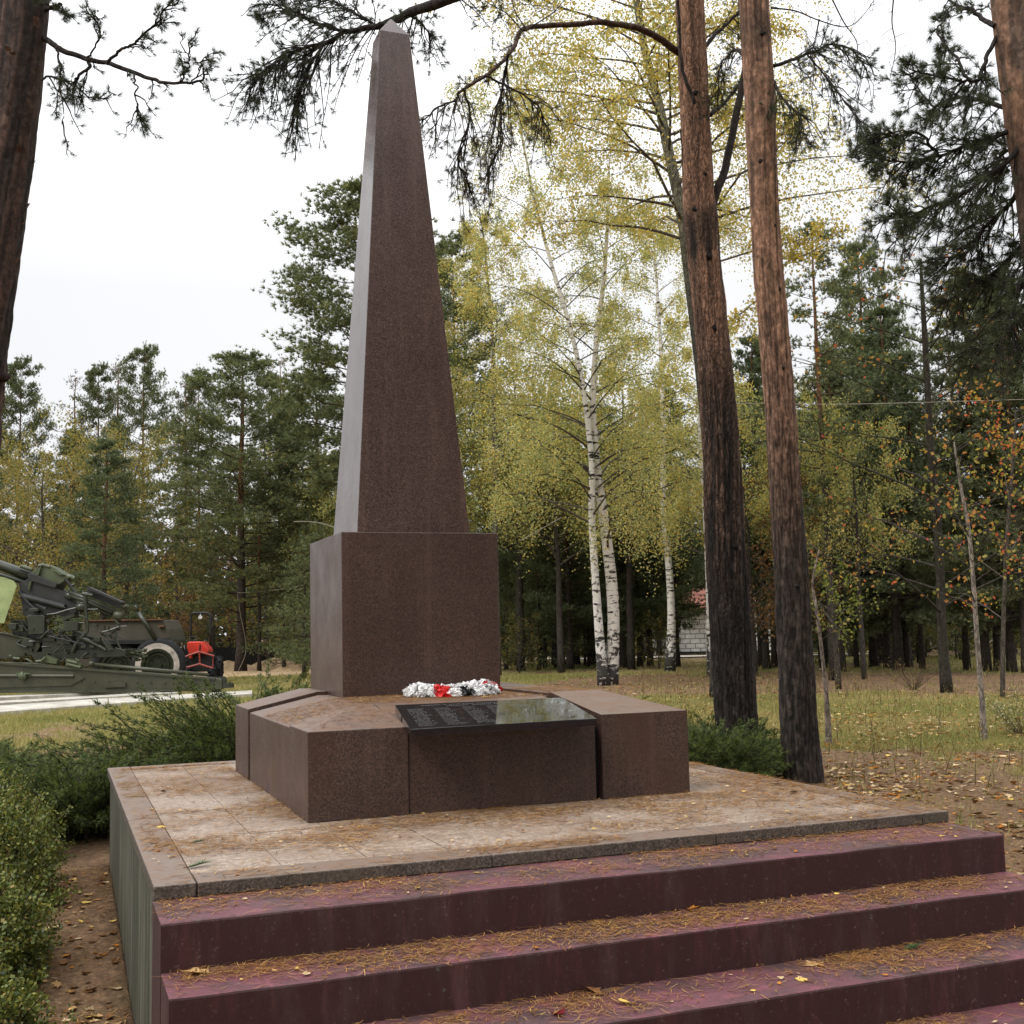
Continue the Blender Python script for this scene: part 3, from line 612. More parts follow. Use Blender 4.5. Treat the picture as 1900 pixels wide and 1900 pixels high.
def grass():
    rs = R_(41); X = []; Y = []; D = []
    def add(n, r0, r1, b0, b1, pw, thr):
        r = r0+(r1-r0)*rs.rand(n)**pw; b = np.radians(rs.uniform(b0, b1, n)); x = CAM[0]+r*np.sin(b); y = CAM[1]+r*np.cos(b)
        g, s = cover(x, y); k = (rs.rand(n) < g*(1-s)+.03) & ~((x > -.3) & (x < 4.3) & (y > -2) & (y < 5.2)); X.append(x[k]); Y.append(y[k]); D.append(r[k])
    add(58000, 7.5, 34, 27, 47, 1.0, .4); add(26000, 30, 60, -4, 20, 1.0, .4); add(14000, 17, 30, -4, 12, 1, .4); add(16000, 25, 46, 18, 34, 1, .4); add(14000, 30, 62, 19, 47, 1, .4)
    x = np.concatenate(X); y = np.concatenate(Y); r = np.concatenate(D); n = len(x); K = 4
    x = np.repeat(x, K)+rs.normal(0, .035, n*K); y = np.repeat(y, K)+rs.normal(0, .035, n*K); r = np.repeat(r, K); n *= K
    h = rs.uniform(.03, .13, n)*(.6+.8*fbm(x, y, .5, 73))*(1+.5*(fbm(x, y, 1.2, 71)-.5)*2); wd = .0022+.00022*r; th = rs.uniform(0, 6.28, n)
    P = np.stack([x, y, gz(x, y)-.005], 1); s = np.stack([np.cos(th), np.sin(th), 0*th], 1)*wd[:, None]; lean = np.stack([rs.normal(0, .45, n)*h, rs.normal(0, .45, n)*h, h], 1)
    V = np.stack([P-s, P+s, P+lean], 1).reshape(-1, 3); F = np.arange(n*3).reshape(-1, 3)
    pal = np.array([(.17, .20, .065), (.26, .27, .09), (.36, .32, .14), (.32, .29, .12), (.46, .36, .18)]); dry = fbm(x, y, 2.0, 81)
    idx = np.clip((rs.rand(n)*3+dry*4.2-1.0).astype(int), 0, 4); C = pal[idx]*rs.uniform(.75, 1.2, (n, 1))
    mb = MB(); mb.add(V, F, np.repeat(C, 3, 0)); tag(mb.build('grass', M['grass']), 'thin yellowing grass between trees and shrubs', kind='stuff')
grass()
def weeds():                            # dry stems and small plants standing in the grass
    rs = R_(43); mb = MB()
    for _ in range(900):
        r = rs.uniform(13, 44); b = math.radians(rs.uniform(27, 47)); x = CAM[0]+r*math.sin(b); y = CAM[1]+r*math.cos(b); z = float(gz(x, y)); h = rs.uniform(.15, .55)
        l = rs.normal(0, .18, 2)*h; c = np.array((.22, .17, .09))*rs.uniform(.5, 1.2); s_ = .004+.0002*r
        mb.add([(x-s_, y, z), (x+s_, y, z), (x+l[0], y+l[1], z+h)], [(0, 1, 2)], c)
        for _k in range(rs.randint(2, 9)):
            t = rs.uniform(.3, 1); q = np.array([x+l[0]*t, y+l[1]*t, z+h*t])+rs.normal(0, .03, 3); a = nrm(rs.normal(0, 1, 3))*rs.uniform(.012, .028); b_ = nrm(np.cross(a, rs.normal(0, 1, 3)))*.012
            mb.add([q-a, q-b_, q+a, q+b_], [(0, 1, 2, 3)], np.array([(.20, .19, .07), (.33, .20, .07), (.14, .16, .06)][rs.randint(3)])*rs.uniform(.7, 1.3))
    tag(mb.build('undergrowth', M['litter']), 'dry weeds and seedlings standing in the grass', kind='stuff')
weeds()
# ------------------------------------------------------------------ vegetation generators
def blades(mb, C, D, K, L, W, spread, pal, rs, cvar=.3, updn=0.0, clump=None):
    """K thin pointed needle blades from each centre C round direction D"""
    n = len(C); C = np.repeat(C, K, 0); D = nrm(np.repeat(nrm(D), K, 0)+rs.normal(0, spread, (n*K, 3))+np.array([0, 0, updn]))
    ln = (L*rs.uniform(.7, 1.2, n*K))[:, None]; s = nrm(np.cross(D, rs.normal(0, 1, (n*K, 3))))*W*.5
    V = np.stack([C-s, C+s, C+D*ln], 1).reshape(-1, 3); F = np.arange(n*K*3).reshape(-1, 3)
    pal = np.asarray(pal); base = pal[rs.randint(0, len(pal), n)]*rs.uniform(1-cvar, 1+cvar, (n, 1)); base = np.repeat(base, K, 0)*rs.uniform(.85, 1.15, (n*K, 1))
    mb.add(V, F, np.repeat(base, 3, 0))
def leaves(mb, P, size, pal, rs, hang=.5, cvar=.25, w=None, flat=0.0):
    n = len(P); a = nrm(rs.normal(0, 1, (n, 3))+np.array([0, 0, -hang])); b = rs.normal(0, 1, (n, 3)); b[:, 2] *= (1-flat); b = nrm(np.cross(a, b))
    s = (size*rs.uniform(.65, 1.2, n))[:, None]; ctr = P+a*s*.45
    V = np.stack([P, ctr-b*s*.40, P+a*s, ctr+b*s*.40], 1).reshape(-1, 3); F = np.arange(n*4).reshape(-1, 4); pal = np.asarray(pal)
    wt = None if w is None else np.asarray(w)/np.sum(w); c = pal[rs.choice(len(pal), n, p=wt)]*rs.uniform(1-cvar, 1+cvar, (n, 1)); mb.add(V, F, np.repeat(c, 4, 0))
def spline(P, n):
    P = np.asarray(P, float); m = len(P); t = np.linspace(0, m-1, n); i = np.clip(t.astype(int), 0, m-2); f = (t-i)[:, None]
    p = lambda k: P[np.clip(k, 0, m-1)]; a, b, c, d = p(i-1), p(i), p(i+1), p(i+2)
    return .5*((2*b)+(c-a)*f+(2*a-5*b+4*c-d)*f**2+(3*b-a-3*c+d)*f**3)
PG = [(.140, .168, .078), (.165, .192, .084), (.112, .138, .070), (.195, .205, .090), (.140, .172, .092)]
PG_DARK = [(.125, .145, .074), (.150, .168, .080), (.105, .120, .066)]
def stem_at(S, rad, t):
    k = np.clip(t*(len(S)-1), 0, len(S)-1.001); i = int(k); f = k-i; return S[i]*(1-f)+S[i+1]*f, rad[i]*(1-f)+rad[i+1]*f
def pine(seed, H, r0, zc, R, nb=55, K=9, tl=.15, tw=.028, pal=PG, shape='round', orange=.45, dead=6, tn=9, wood=None, needle=None, stem=None, rad=None, sides=9):
    """pine of stem, limbs and needle crown, standing at the origin"""
    rs = R_(seed); W = wood or MB(); N = needle or MB(); up = np.array([0, 0, 1.])
    if stem is None:
        z = np.linspace(0, 1, 14); stem = np.c_[(fbm(z*3, z*0, 1, seed)-.5)*.5*z, (fbm(z*3, z*0+5, 1, seed)-.5)*.5*z, z*H]; rad = r0*(1-z)**.75*(1+.35*np.exp(-z*H/.35))+.015
    zz = np.linspace(0, 1, len(stem)); cd_ = np.array([.060, .048, .040]); co = np.array([.165, .080, .042]); k = sstep(orange-.12, orange+.12, zz)[:, None]
    W.tube(stem, rad, sides, cd_*(1-k)+co*k)
    ga = rs.uniform(0, 6.28)
    for i in range(nb):
        t = zc+(1-zc)*((i+rs.rand())/nb)**.9; t = min(t, .985); u = (t-zc)/(1-zc); ga += 2.4+rs.normal(0, .35)
        p, r = stem_at(stem, rad, t)
        if shape == 'round': f = min(1, .55+u*1.8)*(1-u**2.6)**.8+.07
        elif shape == 'cone': f = (1-u)**.75*min(1, .6+u*3)+.08
        else: f = min(1, .35+u*2.2)*(1-u**3)**.7+.10
        L = R*f*rs.uniform(.65, 1.12); d = np.array([math.cos(ga), math.sin(ga), 0]); el = -.05+.55*u+rs.normal(0, .12); m = 6
        s = np.linspace(0, 1, m)[:, None]; B = p+d*s*L*(1-.1*s)+up*(el*s+(.20-.05*u)*s**2)*L*.8+rs.normal(0, .03, (m, 3))*L*s
        W.tube(B, np.linspace(max(.012, r*.30), .006, m), 5, cd_*.9*(1-u)+co*.8*u, cap=False)
        nc = max(3, int(3+L*2.0)); cs = []; ds = []
        for j in range(nc):
            sj = rs.uniform(.35, 1.0) if j else 1.0; q, _ = stem_at(B, np.ones(m), sj); sd = rs.choice([-1, 1])*rs.uniform(.2, 1.0)*L*.38*(1.15-sj*.7)
            side = np.cross(d, up); e = q+side*sd+d*abs(sd)*.6+up*rs.uniform(.0, .14)*L*.5
            if j: W.tube([q, (q+e)/2+up*.02, e], [.008, .006, .004], 4, cd_*.9, cap=False)
            m2 = tn; c = e+rs.normal(0, 1, (m2, 3))*np.array([.24, .24, .10])*(.6+.22*L); cs.append(c); ds.append(nrm(d*.5+up*.75+rs.normal(0, .35, (m2, 3))))
        blades(N, np.concatenate(cs), np.concatenate(ds), K, tl, tw, .55, pal, rs)
    tp, _ = stem_at(stem, rad, .995); c = tp+rs.normal(0, 1, (26, 3))*[.14, .14, .3]; blades(N, c, np.tile(up, (26, 1)), K, tl, tw, .6, pal, rs)
    for i in range(dead):
        t = rs.uniform(.12, zc+.05); p, r = stem_at(stem, rad, t); a = rs.uniform(0, 6.28); d = np.array([math.cos(a), math.sin(a), rs.uniform(-.25, .35)]); L = rs.uniform(.4, 1.0)*R*.6
        W.tube([p, p+d*L*.5, p+d*L+up*rs.uniform(-.25, .1)*L], [r*.15+.008, .010, .004], 4, cd_*.8, cap=False)
    return W, N
def broadleaf(seed, stem, rad, nb, R, t0, pal, w=None, nl=22, size=.06, sub=6, up0=.75, droop=.5, bark=(.8, .8, .8), branchcol=(.11, .09, .075), sides=12, hang=.5, density=1.0, Rtop=.35, spreadz=.25, jit=0.02):
    """leafy tree on a given stem; limbs rise and their twigs hang"""
    rs = R_(seed); W = MB(); T = MB(); N = MB(); up = np.array([0, 0, 1.]); ga = rs.uniform(0, 6.28)
    W.tube(stem, rad, sides, bark); Hh = stem[-1][2]-stem[0][2]; allP = []
    for i in range(nb):
        t = t0+(1-t0)*((i+rs.rand())/nb); t = min(t, .99); u = (t-t0)/(1-t0); ga += 2.4+rs.normal(0, .4); p, r = stem_at(stem, rad, t)
        L = R*(1-(1-Rtop)*u)*rs.uniform(.6, 1.15); d = np.array([math.cos(ga), math.sin(ga), 0]); el = up0*rs.uniform(.6, 1.2); m = 7
        s = np.linspace(0, 1, m)[:, None]; B = p+d*s*L+up*(el*s-droop*.45*s**2)*L+rs.normal(0, jit, (m, 3))*L*s
        W.tube(B, np.linspace(max(.009, min(.042, r*.32)), .003, m), 5, branchcol, cap=False)
        for j in range(max(3, int(sub*(.5+L/R*.6)))):
            sj = rs.uniform(.25, 1.0); q, _ = stem_at(B, np.ones(m), sj); a = rs.normal(0, .9); d2 = np.array([d[0]*math.cos(a)-d[1]*math.sin(a), d[0]*math.sin(a)+d[1]*math.cos(a), rs.uniform(-.2, .6)])
            l2 = L*rs.uniform(.20, .42)*(1.2-.6*sj); s2 = np.linspace(0, 1, 5)[:, None]; T2 = q+d2*s2*l2-up*droop*s2**2*l2*rs.uniform(.4, 1.5)
            W.tube(T2, np.linspace(.008, .002, 5), 3, branchcol, cap=False)
            n = int(nl*density*rs.uniform(.4, 1.6)); k = rs.uniform(.15, 1.05, n)*4; ii = np.clip(k.astype(int), 0, 3); f = (k-ii)[:, None]; P = T2[ii]*(1-f)+T2[ii+1]*f
            P = P+rs.normal(0, 1, (n, 3))*[.13, .13, spreadz]*l2**.5; allP.append(P)
    leaves(N, np.concatenate(allP), size, pal, rs, hang, .25, w); return W, N
def plant_tree(name, W, N, loc, rot, label, cat, group=None, wm='far_bark', nm='needles', crown='crown', scale=1.0, smooth=True):
    r = empty(name, loc); r.rotation_euler = (0, 0, rot); r.scale = (scale,)*3; tag(r, label, cat, group)
    W.build('trunk', M[wm], r, smooth)
    if N is not None: N.build(crown, M[nm], r)
    return r
def copy_tree(src, loc, rot, scale, label, cat=None, group=None):
    c = src.copy(); sc.collection.objects.link(c); c.location = loc; c.rotation_euler = (0, 0, rot); c.scale = (scale[0], scale[0], scale[1]) if hasattr(scale, '__len__') else (scale,)*3
    if label: c['label'] = label
    if group: c['group'] = group
    for ch in list(src.children): d = ch.copy(); sc.collection.objects.link(d); d.parent = c
    return c
def on_ground(px, py):
    p = gp(px, py); p[2] = float(gz(p[0], p[1]))-.03; return p

# ------------------------------------------------------------------ near pines with hero limbs
def hero_trunk(pts, dep, seed, kcol, sides=40, rough=.045, step=.05, mat='pine_bark', fine=1.0):
    """pts: (px, py, width px) down the stem; kcol(height 0..1, py) -> colour"""
    A = np.array([at(a, b, dep) for a, b, w_ in pts]); r = np.array([w_*.475*dep/FPX for *_, w_ in pts]); py = np.array([b for _, b, _ in pts], float)
    Ls = np.r_[0, np.cumsum(np.linalg.norm(np.diff(A, axis=0), axis=1))]; n = int(Ls[-1]/step); s = np.linspace(0, Ls[-1], n)
    P = spline(A, 400); L2 = np.r_[0, np.cumsum(np.linalg.norm(np.diff(P, axis=0), axis=1))]; L2 *= Ls[-1]/L2[-1]
    C = np.stack([np.interp(s, L2, P[:, i]) for i in range(3)], 1); rr = np.interp(s, Ls, r); pp = np.interp(s, Ls, py)
    th = np.linspace(0, 1, sides, endpoint=False); SX, TH = np.meshgrid(s, th, indexing='ij'); cx, sx = np.cos(TH*6.283), np.sin(TH*6.283)
    plates = fbm(cx*3.2+40+sx*1.3, SX*.9+sx*3.2, .55, seed, 4); fis = np.abs(fbm(cx*5+sx*2+9, SX*1.7+sx*4.2, .42, seed+5, 3)-.5)*2
    fk = (.22+.78*sstep(250, 950, pp))[:, None] if mat != 'near' else 1.0
    flak = fbm(cx*6+30, SX*3.2+sx*6, .5, seed+13, 3)
    jit = 1+rough*((plates-.5)*2.0+(fis-.3)*1.6*fine*fk+(flak-.5)*.7)+.03*(fbm(SX*0+3, SX, 1.1, seed+9)-.5)
    col = np.array([[kcol(a, b, c_) for a, c_ in zip(pp[i:i+1].repeat(sides), range(sides))] for i, b in enumerate(s)]) if False else kcol(pp[:, None]+0*TH, TH, plates, fis)
    mb = MB(); mb.tube(C, rr, sides, (1, 1, 1), jit=jit); mb.c[-1] = col.reshape(-1, 3); return mb, C, rr, pp
DK = np.array([.040, .031, .026]); OR = np.array([.285, .160, .102]); GRY = np.array([.095, .078, .066])
def lerp(a, b, k): return a*(1-k[..., None])+b*k[..., None]
def colR1(py, th, pl, fi):
    n = (pl-.5)*2.0
    k = sstep(420, 370, py+n*40); k = np.maximum(k, .62*sstep(455, 490, py+n*60)*(1-sstep(590, 760, py+n*160))); k = np.maximum(k, .22*sstep(1150, 900, py)*sstep(.3, .6, pl))
    return lerp(DK, OR, np.clip(k*(.55+.9*sstep(.30, .62, pl)), 0, 1))*((.60+.7*pl)*(1-(.22+.78*sstep(250, 950, py))*(.62-.95*sstep(.04, .34, fi)))*(.78+.45*vnoise(th*34, py*.035, 1, 3)))[..., None]  # bark's darker fissures, deepened in colour where soft light hides the relief
def colR2(py, th, pl, fi):
    n = (pl-.5)*2.0; k = sstep(1250, 350, py+n*220)**1.0; k = k*(1-.6*np.exp(-((py-60)/45)**2))*(1-.55*np.exp(-((py-310)/25)**2)); k = k*(1-.55*sstep(850, 1150, py))
    return lerp(DK*1.05, OR*.92, np.clip(k*(.5+.9*sstep(.30, .62, pl)), 0, 1))*((.60+.7*pl)*(1-(.22+.78*sstep(250, 950, py))*(.62-.95*sstep(.04, .34, fi)))*(.78+.45*vnoise(th*34, py*.035, 1, 3)))[..., None]  # fissures darkened as on the first pine, painting in relief shade
def colL(py, th, pl, fi): return lerp(np.array([.040, .031, .027]), np.array([.090, .056, .044]), sstep(.42, .62, pl))
def colR(py, th, pl, fi): return lerp(np.array([.095, .065, .048]), OR*.9, sstep(.3, .6, pl)*sstep(450, 150, py))
HG = [(.058, .076, .045), (.072, .090, .052), (.048, .062, .042), (.085, .098, .060)]
HB = [(.085, .088, .048), (.115, .095, .052), (.070, .078, .045), (.14, .105, .058)]
LK = [1.0]
def limb(W, N, pts, dep, r0, r1, seed, ntw=14, tl=.45, pal=HG, col=(.040, .032, .028), hang=.25, bare=.15, K=18, nlen=.060, nw=.0024, dz=None, tend=None, tuft=3, sprd=.75):
    """limb through photo points at real depths, with twigs that end in needle brushes"""
    ntw = max(3, int(ntw*LK[0])); rs = R_(seed); n = len(pts); deps = np.linspace(dep[0], dep[1], n) if hasattr(dep, '__len__') else np.full(n, dep)
    A = np.array([at(a, b, d) for (a, b), d in zip(pts, deps)]); P = spline(A, 8*n); P = P+np.stack([fbm(np.linspace(0, 9, len(P)), np.full(len(P), k*7.), 1, seed)-.5 for k in range(3)], 1)*.06
    W.tube(P, np.linspace(r0, r1, len(P)), 8, col, cap=False); up = np.array([0, 0, 1.]); C = []; D = []
    for i in range(ntw):
        t = bare+(1-bare)*((i+rs.rand())/ntw); p, _ = stem_at(P, np.ones(len(P)), min(t, .995)); p2, _ = stem_at(P, np.ones(len(P)), min(t+.03, .999)); tan = nrm(p2-p+1e-6)
        a = nrm(rs.normal(0, 1, 3)); d = nrm(tan*.8+np.cross(tan, a)*sprd+up*rs.uniform(-.5, .35)-up*hang*.4); L = tl*rs.uniform(.45, 1.25)*(1.15-.5*t); s = np.linspace(0, 1, 5)[:, None]
        Tw = p+d*s*L-up*hang*s**2*L+rs.normal(0, .02, (5, 3))*s; W.tube(Tw, np.linspace(.007, .003, 5), 4, col, cap=False)
        for j in range(rs.randint(3, 6)):
            q, _ = stem_at(Tw, np.ones(5), rs.uniform(.25, 1)); d2 = nrm(d*.7+rs.normal(0, .6, 3)+up*.15); l2 = L*rs.uniform(.15, .45); e = q+d2*l2; W.tube([q, (q+e)/2, e], [.0035, .003, .002], 3, col, cap=False)
            for k in range(tuft): C.append(e-d2*l2*(.28*k/tuft)*1.6+rs.normal(0, .006, 3)); D.append(d2)
        C.append(Tw[-1]); D.append(d)
    blades(N, np.array(C), np.array(D), K, nlen, nw, .55, pal, rs, .2)
    return P
def twigs(W, pts, dep, r0, seed, n=6, L=.35, col=(.045, .036, .032)):      # dead, bare branch
    rs = R_(seed); A = spline(np.array([at(a, b, dep) for a, b in pts]), 24)+0; W.tube(A, np.linspace(r0, .003, 24), 6, col, cap=False)
    for i in range(n):
        p, _ = stem_at(A, np.ones(24), rs.uniform(.2, 1)); d = nrm(rs.normal(0, 1, 3)+np.array([0, 0, -.2])); s = np.linspace(0, 1, 5)[:, None]; T = p+d*s*L*rs.uniform(.4, 1.2)+rs.normal(0, .03, (5, 3))*s
        W.tube(T, np.linspace(.004, .0015, 5), 3, col, cap=False)
def hero(name, label, trunk_mb, base, limbs_w, needles, mat):
    r = empty(name, base); tag(r, label, 'pine tree'); o = put(r, trunk_mb, 'trunk', M[mat], True)
    if limbs_w is not None and limbs_w.n: put(r, limbs_w, 'limbs', M['far_bark'], True)
    if needles is not None and needles.n: put(r, needles, 'crown', M['needles'])
    return r
def high_crown(W, N, top, seed, R=2.6, H=5.0, pal=HG):        # the crown above the picture
    st = np.linspace(0, 1, 6)[:, None]*np.array([0, 0, H])+top; pine(seed, H, .12, .12, R, 26, 10, .10, .014, pal, 'round', 0, 0, 8, W, N, st, np.linspace(.11, .02, 6))
def knots(mb, t, d, L):
    for f, py, r_ in L:
        b = [q[1] for q in t][::-1]; cx = np.interp(py, b, [q[0] for q in t][::-1]); hw = np.interp(py, b, [q[2] for q in t][::-1])*.5; R0 = hw*d/FPX
        p = at(cx+f*hw, py, d)-FW*(R0*math.sqrt(1-f*f)*.97); o = nrm(-FW*math.sqrt(1-f*f)+RT*f); rs = R_(int(py)); jt = 1+.25*rs.normal(0, 1, (4, 9))
        r_ *= .62; mb.tube([p-o*.03, p-o*.003, p+o*.005+UP*.002, p+o*.008+UP*.003], [r_*1.5, r_*1.1, r_*.6, r_*.2], 9, (.016, .013, .012), jit=jt)
# pine one, right of the obelisk
dR1 = depth(gp(1372, 1432)); t1 = [(1376, 1480, 92), (1372, 1430, 86), (1364, 1300, 82), (1354, 1150, 80), (1345, 1000, 77), (1336, 800, 70), (1319, 600, 64), (1306, 470, 62), (1301, 405, 68), (1297, 360, 60), (1289, 200, 57), (1279, 0, 56), (1270, -250, 50), (1262, -600, 36)]
mb, C1, _, _ = hero_trunk(t1, dR1, 3, colR1, 96, .085, .028, mat='pine_bark'); W = MB(); N = MB()
limb(W, N, [(1262, 100), (1225, 72), (1180, 52), (1120, 42), (1050, 45), (985, 50), (968, 56), (955, 85), (935, 112), (895, 145), (850, 172)], (dR1, dR1-2.4), .042, .014, 11, 10, .30, HB, (.085, .050, .036), .3, .55)
limb(W, N, [(850, 172), (845, 188), (812, 200), (780, 228)], dR1-2.4, .014, .005, 12, 16, .34, HB, hang=.5, bare=.05)
limb(W, N, [(945, 100), (935, 150), (925, 200), (930, 260), (905, 320)], (dR1-2.0, dR1-1.7), .016, .005, 13, 30, .42, HB, hang=.9, bare=.1)
limb(W, N, [(860, 165), (870, 210), (860, 260), (850, 300), (868, 345)], (dR1-2.3, dR1-2.0), .013, .004, 14, 24, .36, HB, hang=.9, bare=.1)
limb(W, N, [(900, 140), (960, 170), (1000, 200), (1010, 230)], (dR1-2.2, dR1-1.8), .013, .005, 15, 18, .36, HB, hang=.7, bare=.1)
for k, (pp_, a) in enumerate([([(968, 56), (940, 25), (905, 5), (880, -20)], 5), ([(975, 52), (955, 20), (950, -10)], 4), ([(985, 50), (1030, 20), (1060, -20)], 4)]): twigs(W, pp_, dR1-1.6, .008, 40+k, a)
limb(W, N, [(1322, 385), (1333, 345), (1350, 290), (1368, 200), (1385, 110), (1398, 0), (1405, -120)], (dR1, dR1+.5), .055, .035, 16, 10, .5, HG, (.045, .036, .03), .3, .75)
limb(W, N, [(1285, 190), (1272, 150), (1262, 80), (1256, 0), (1252, -60)], (dR1-.35, dR1-.5), .022, .014, 17, 4, .3, HG, bare=.9)
limb(W, N, [(1300, 95), (1330, 60), (1365, 30), (1400, 5)], (dR1, dR1+.8), .03, .01, 18, 14, .5, HG, bare=.35)
limb(W, N, [(1318, 215), (1345, 190), (1372, 160), (1390, 120)], (dR1, dR1+.9), .026, .01, 19, 12, .4, HG, bare=.3)
twigs(W, [(1262, 240), (1266, 300), (1250, 330), (1240, 380)], dR1-.2, .008, 50, 5)
high_crown(W, N, C1[-1]+np.array([0, 0, -1.6]), 60)
knots(mb, t1, dR1, [(-.1, 182, .05), (.1, 482, .05), (.0, 612, .045), (.35, 1012, .055), (-.5, 395, .05), (.3, 330, .035)])
hero('pine_tree', 'big pine just right of the monument with a dark collar and orange upper bark', mb, gp(1372, 1432), W, N, 'pine_bark')
# pine two
dR2 = depth(gp(1490, 1452)); t2 = [(1497, 1510, 84), (1490, 1450, 77), (1483, 1350, 72), (1476, 1220, 68), (1467, 1050, 65), (1457, 900, 61), (1450, 800, 60), (1435, 600, 57), (1427, 520, 57), (1419, 400, 55), (1412, 250, 56), (1408, 150, 58), (1398, 0, 58), (1388, -250, 50), (1380, -600, 34)]
mb, C2, _, _ = hero_trunk(t2, dR2, 23, colR2, 88, .070, .028, mat='pine_bark_flaky'); W = MB(); N = MB()
LK[0] = 1.5
limb(W, N, [(1432, 124), (1465, 112), (1500, 100), (1535, 85), (1575, 90), (1610, 130)], (dR2, dR2-1), .022, .006, 61, 26, .42, HG, hang=.4, bare=.15)
limb(W, N, [(1436, 150), (1450, 180), (1480, 210), (1490, 250)], (dR2, dR2-.8), .018, .006, 62, 20, .40, HG, hang=.7, bare=.1)
limb(W, N, [(1500, 100), (1530, 140), (1570, 190), (1600, 235)], (dR2-.4, dR2-1.2), .012, .004, 63, 18, .36, HG, hang=.6, bare=.1)
limb(W, N, [(1380, 110), (1362, 90), (1340, 120), (1330, 170)], (dR2+.3, dR2+1.0), .016, .006, 64, 16, .4, HG, hang=.6, bare=.1)
for k, (pp_, a) in enumerate([([(1430, 15), (1475, 20), (1520, 38), (1570, 50), (1600, 30), (1625, -5)], 9), ([(1520, 36), (1512, 75), (1500, 120)], 5), ([(1540, -10), (1565, 40), (1590, 80), (1588, 130)], 7), ([(1660, -20), (1655, 40), (1662, 90), (1650, 150)], 7)]): twigs(W, pp_, dR2-.6, .009, 70+k, a, .3)
LK[0] = 1.0
high_crown(W, N, C2[-1]+np.array([0, 0, -1.4]), 61)
knots(mb, t2, dR2, [(.25, 72, .05), (.45, 424, .035), (.45, 540, .032), (.2, 686, .032), (-.3, 305, .035), (.1, 1085, .035)])
hero('pine_tree', 'reddish flaky pine, the slimmer of the two big trunks right of the monument', mb, gp(1490, 1452), W, N, 'pine_bark_flaky')
# near pine at the left edge
dL = 9.2; bL = at(-128, 1640, dL); tL = [(-135, 1680, 130), (-128, 1600, 124), (-105, 1300, 116), (-75, 1000, 108), (-55, 800, 106), (-44, 700, 102), (-16, 500, 100), (12, 300, 98), (34, 120, 94), (43, 0, 92), (55, -250, 84), (62, -700, 60)]
mb, CL, _, _ = hero_trunk(tL, dL, 33, colL, 84, .09, .028, mat='pine_bark_flaky', fine=1.4); W = MB(); N = MB()
rs = R_(9)                              # lifting bark scales and stubs
for k in range(60):
    i = rs.randint(10, len(CL)-40); th = rs.uniform(0, 6.28); p = CL[i]+(RT*math.cos(th)+FW*math.sin(th))*.205; a = nrm(RT*math.cos(th)+FW*math.sin(th)+rs.normal(0, .3, 3)); b = UP*rs.uniform(.02, .06); t_ = nrm(np.cross(a, UP))*.02
    mb.add([p-t_, p+t_, p+t_+b+a*.03, p-t_+b+a*.02], [(0, 1, 2, 3)], np.array([.13, .075, .055])*rs.uniform(.6, 1.6))
mb.tube([CL[len(CL)//2], CL[len(CL)//2]], .001, 3, (.05, .04, .03), cap=False)
p = at(8, 700, dL); mb.tube([p-RT*.12, p+RT*.02, p+RT*.045+UP*.01], [.05, .034, .015], 10, (.05, .03, .028))
LK[0] = .72
limb(W, N, [(72, 68), (100, 85), (150, 107), (200, 118), (245, 134), (290, 149), (315, 156), (350, 156), (378, 146), (381, 128)], (dL, dL-.7), .024, .006, 21, 9, .16, HG, hang=.5, bare=.25, tuft=2)
limb(W, N, [(330, 155), (345, 135), (350, 110), (352, 85)], dL-.65, .006, .003, 22, 12, .14, HG, hang=-.3, bare=.0, tuft=2)
limb(W, N, [(355, 155), (370, 130), (375, 110), (400, 98)], dL-.68, .006, .003, 23, 9, .12, HG, hang=-.3, bare=.1, tuft=2)
limb(W, N, [(200, 118), (215, 100), (240, 85), (262, 68), (285, 48), (300, 25), (320, 0)], (dL-.3, dL-.5), .013, .005, 24, 22, .15, HG, hang=0, bare=.3, tuft=2)
limb(W, N, [(160, 108), (166, 124), (145, 140), (137, 165), (130, 180)], (dL-.25, dL-.3), .016, .005, 25, 12, .2, HG, hang=.6, bare=.2, tuft=2)
limb(W, N, [(105, 88), (110, 115), (112, 140), (114, 165), (115, 230)], (dL-.2, dL-.3), .010, .003, 26, 12, .18, HG, hang=.8, bare=.2, tuft=2)
limb(W, N, [(250, 134), (252, 165), (253, 200), (262, 215)], (dL-.45, dL-.5), .008, .003, 27, 12, .16, HG, hang=.5, bare=.4, tuft=2)
limb(W, N, [(160, 108), (185, 78), (184, 45), (175, 20)], (dL-.25, dL-.3), .008, .003, 28, 12, .16, HG, hang=.1, bare=.2, tuft=2)
limb(W, N, [(78, 150), (100, 142), (130, 155), (165, 178), (205, 178)], (dL-.1, dL-.3), .010, .003, 29, 16, .17, HG, hang=.3, bare=.1, tuft=2)
limb(W, N, [(84, 18), (100, 12), (118, 10)], (dL, dL-.2), .014, .004, 30, 10, .16, HG, hang=.2, bare=.1, tuft=3)
LK[0] = 1.0
high_crown(W, N, CL[-1]+np.array([0, 0, -.2]), 62)
hero('pine_tree', 'dark near pine trunk cut by the left edge, one thin drooping branch on its right', mb, bL, W, N, 'pine_bark_flaky')
# near pine at the right edge: dark hanging boughs and the limb that reaches over the obelisk
dR = 8.6; bR = at(2085, 1640, dR); tR = [(2110, 1680, 140), (2100, 1600, 132), (2050, 1200, 124), (2000, 800, 118), (1968, 600, 114), (1946, 400, 110), (1918, 200, 110), (1894, 0, 108), (1872, -250, 96), (1850, -600, 76), (1838, -900, 50)]
mb, CR, _, _ = hero_trunk(tR, dR, 43, colR, 44, .05, mat='pine_bark_flaky'); W = MB(); N = MB()

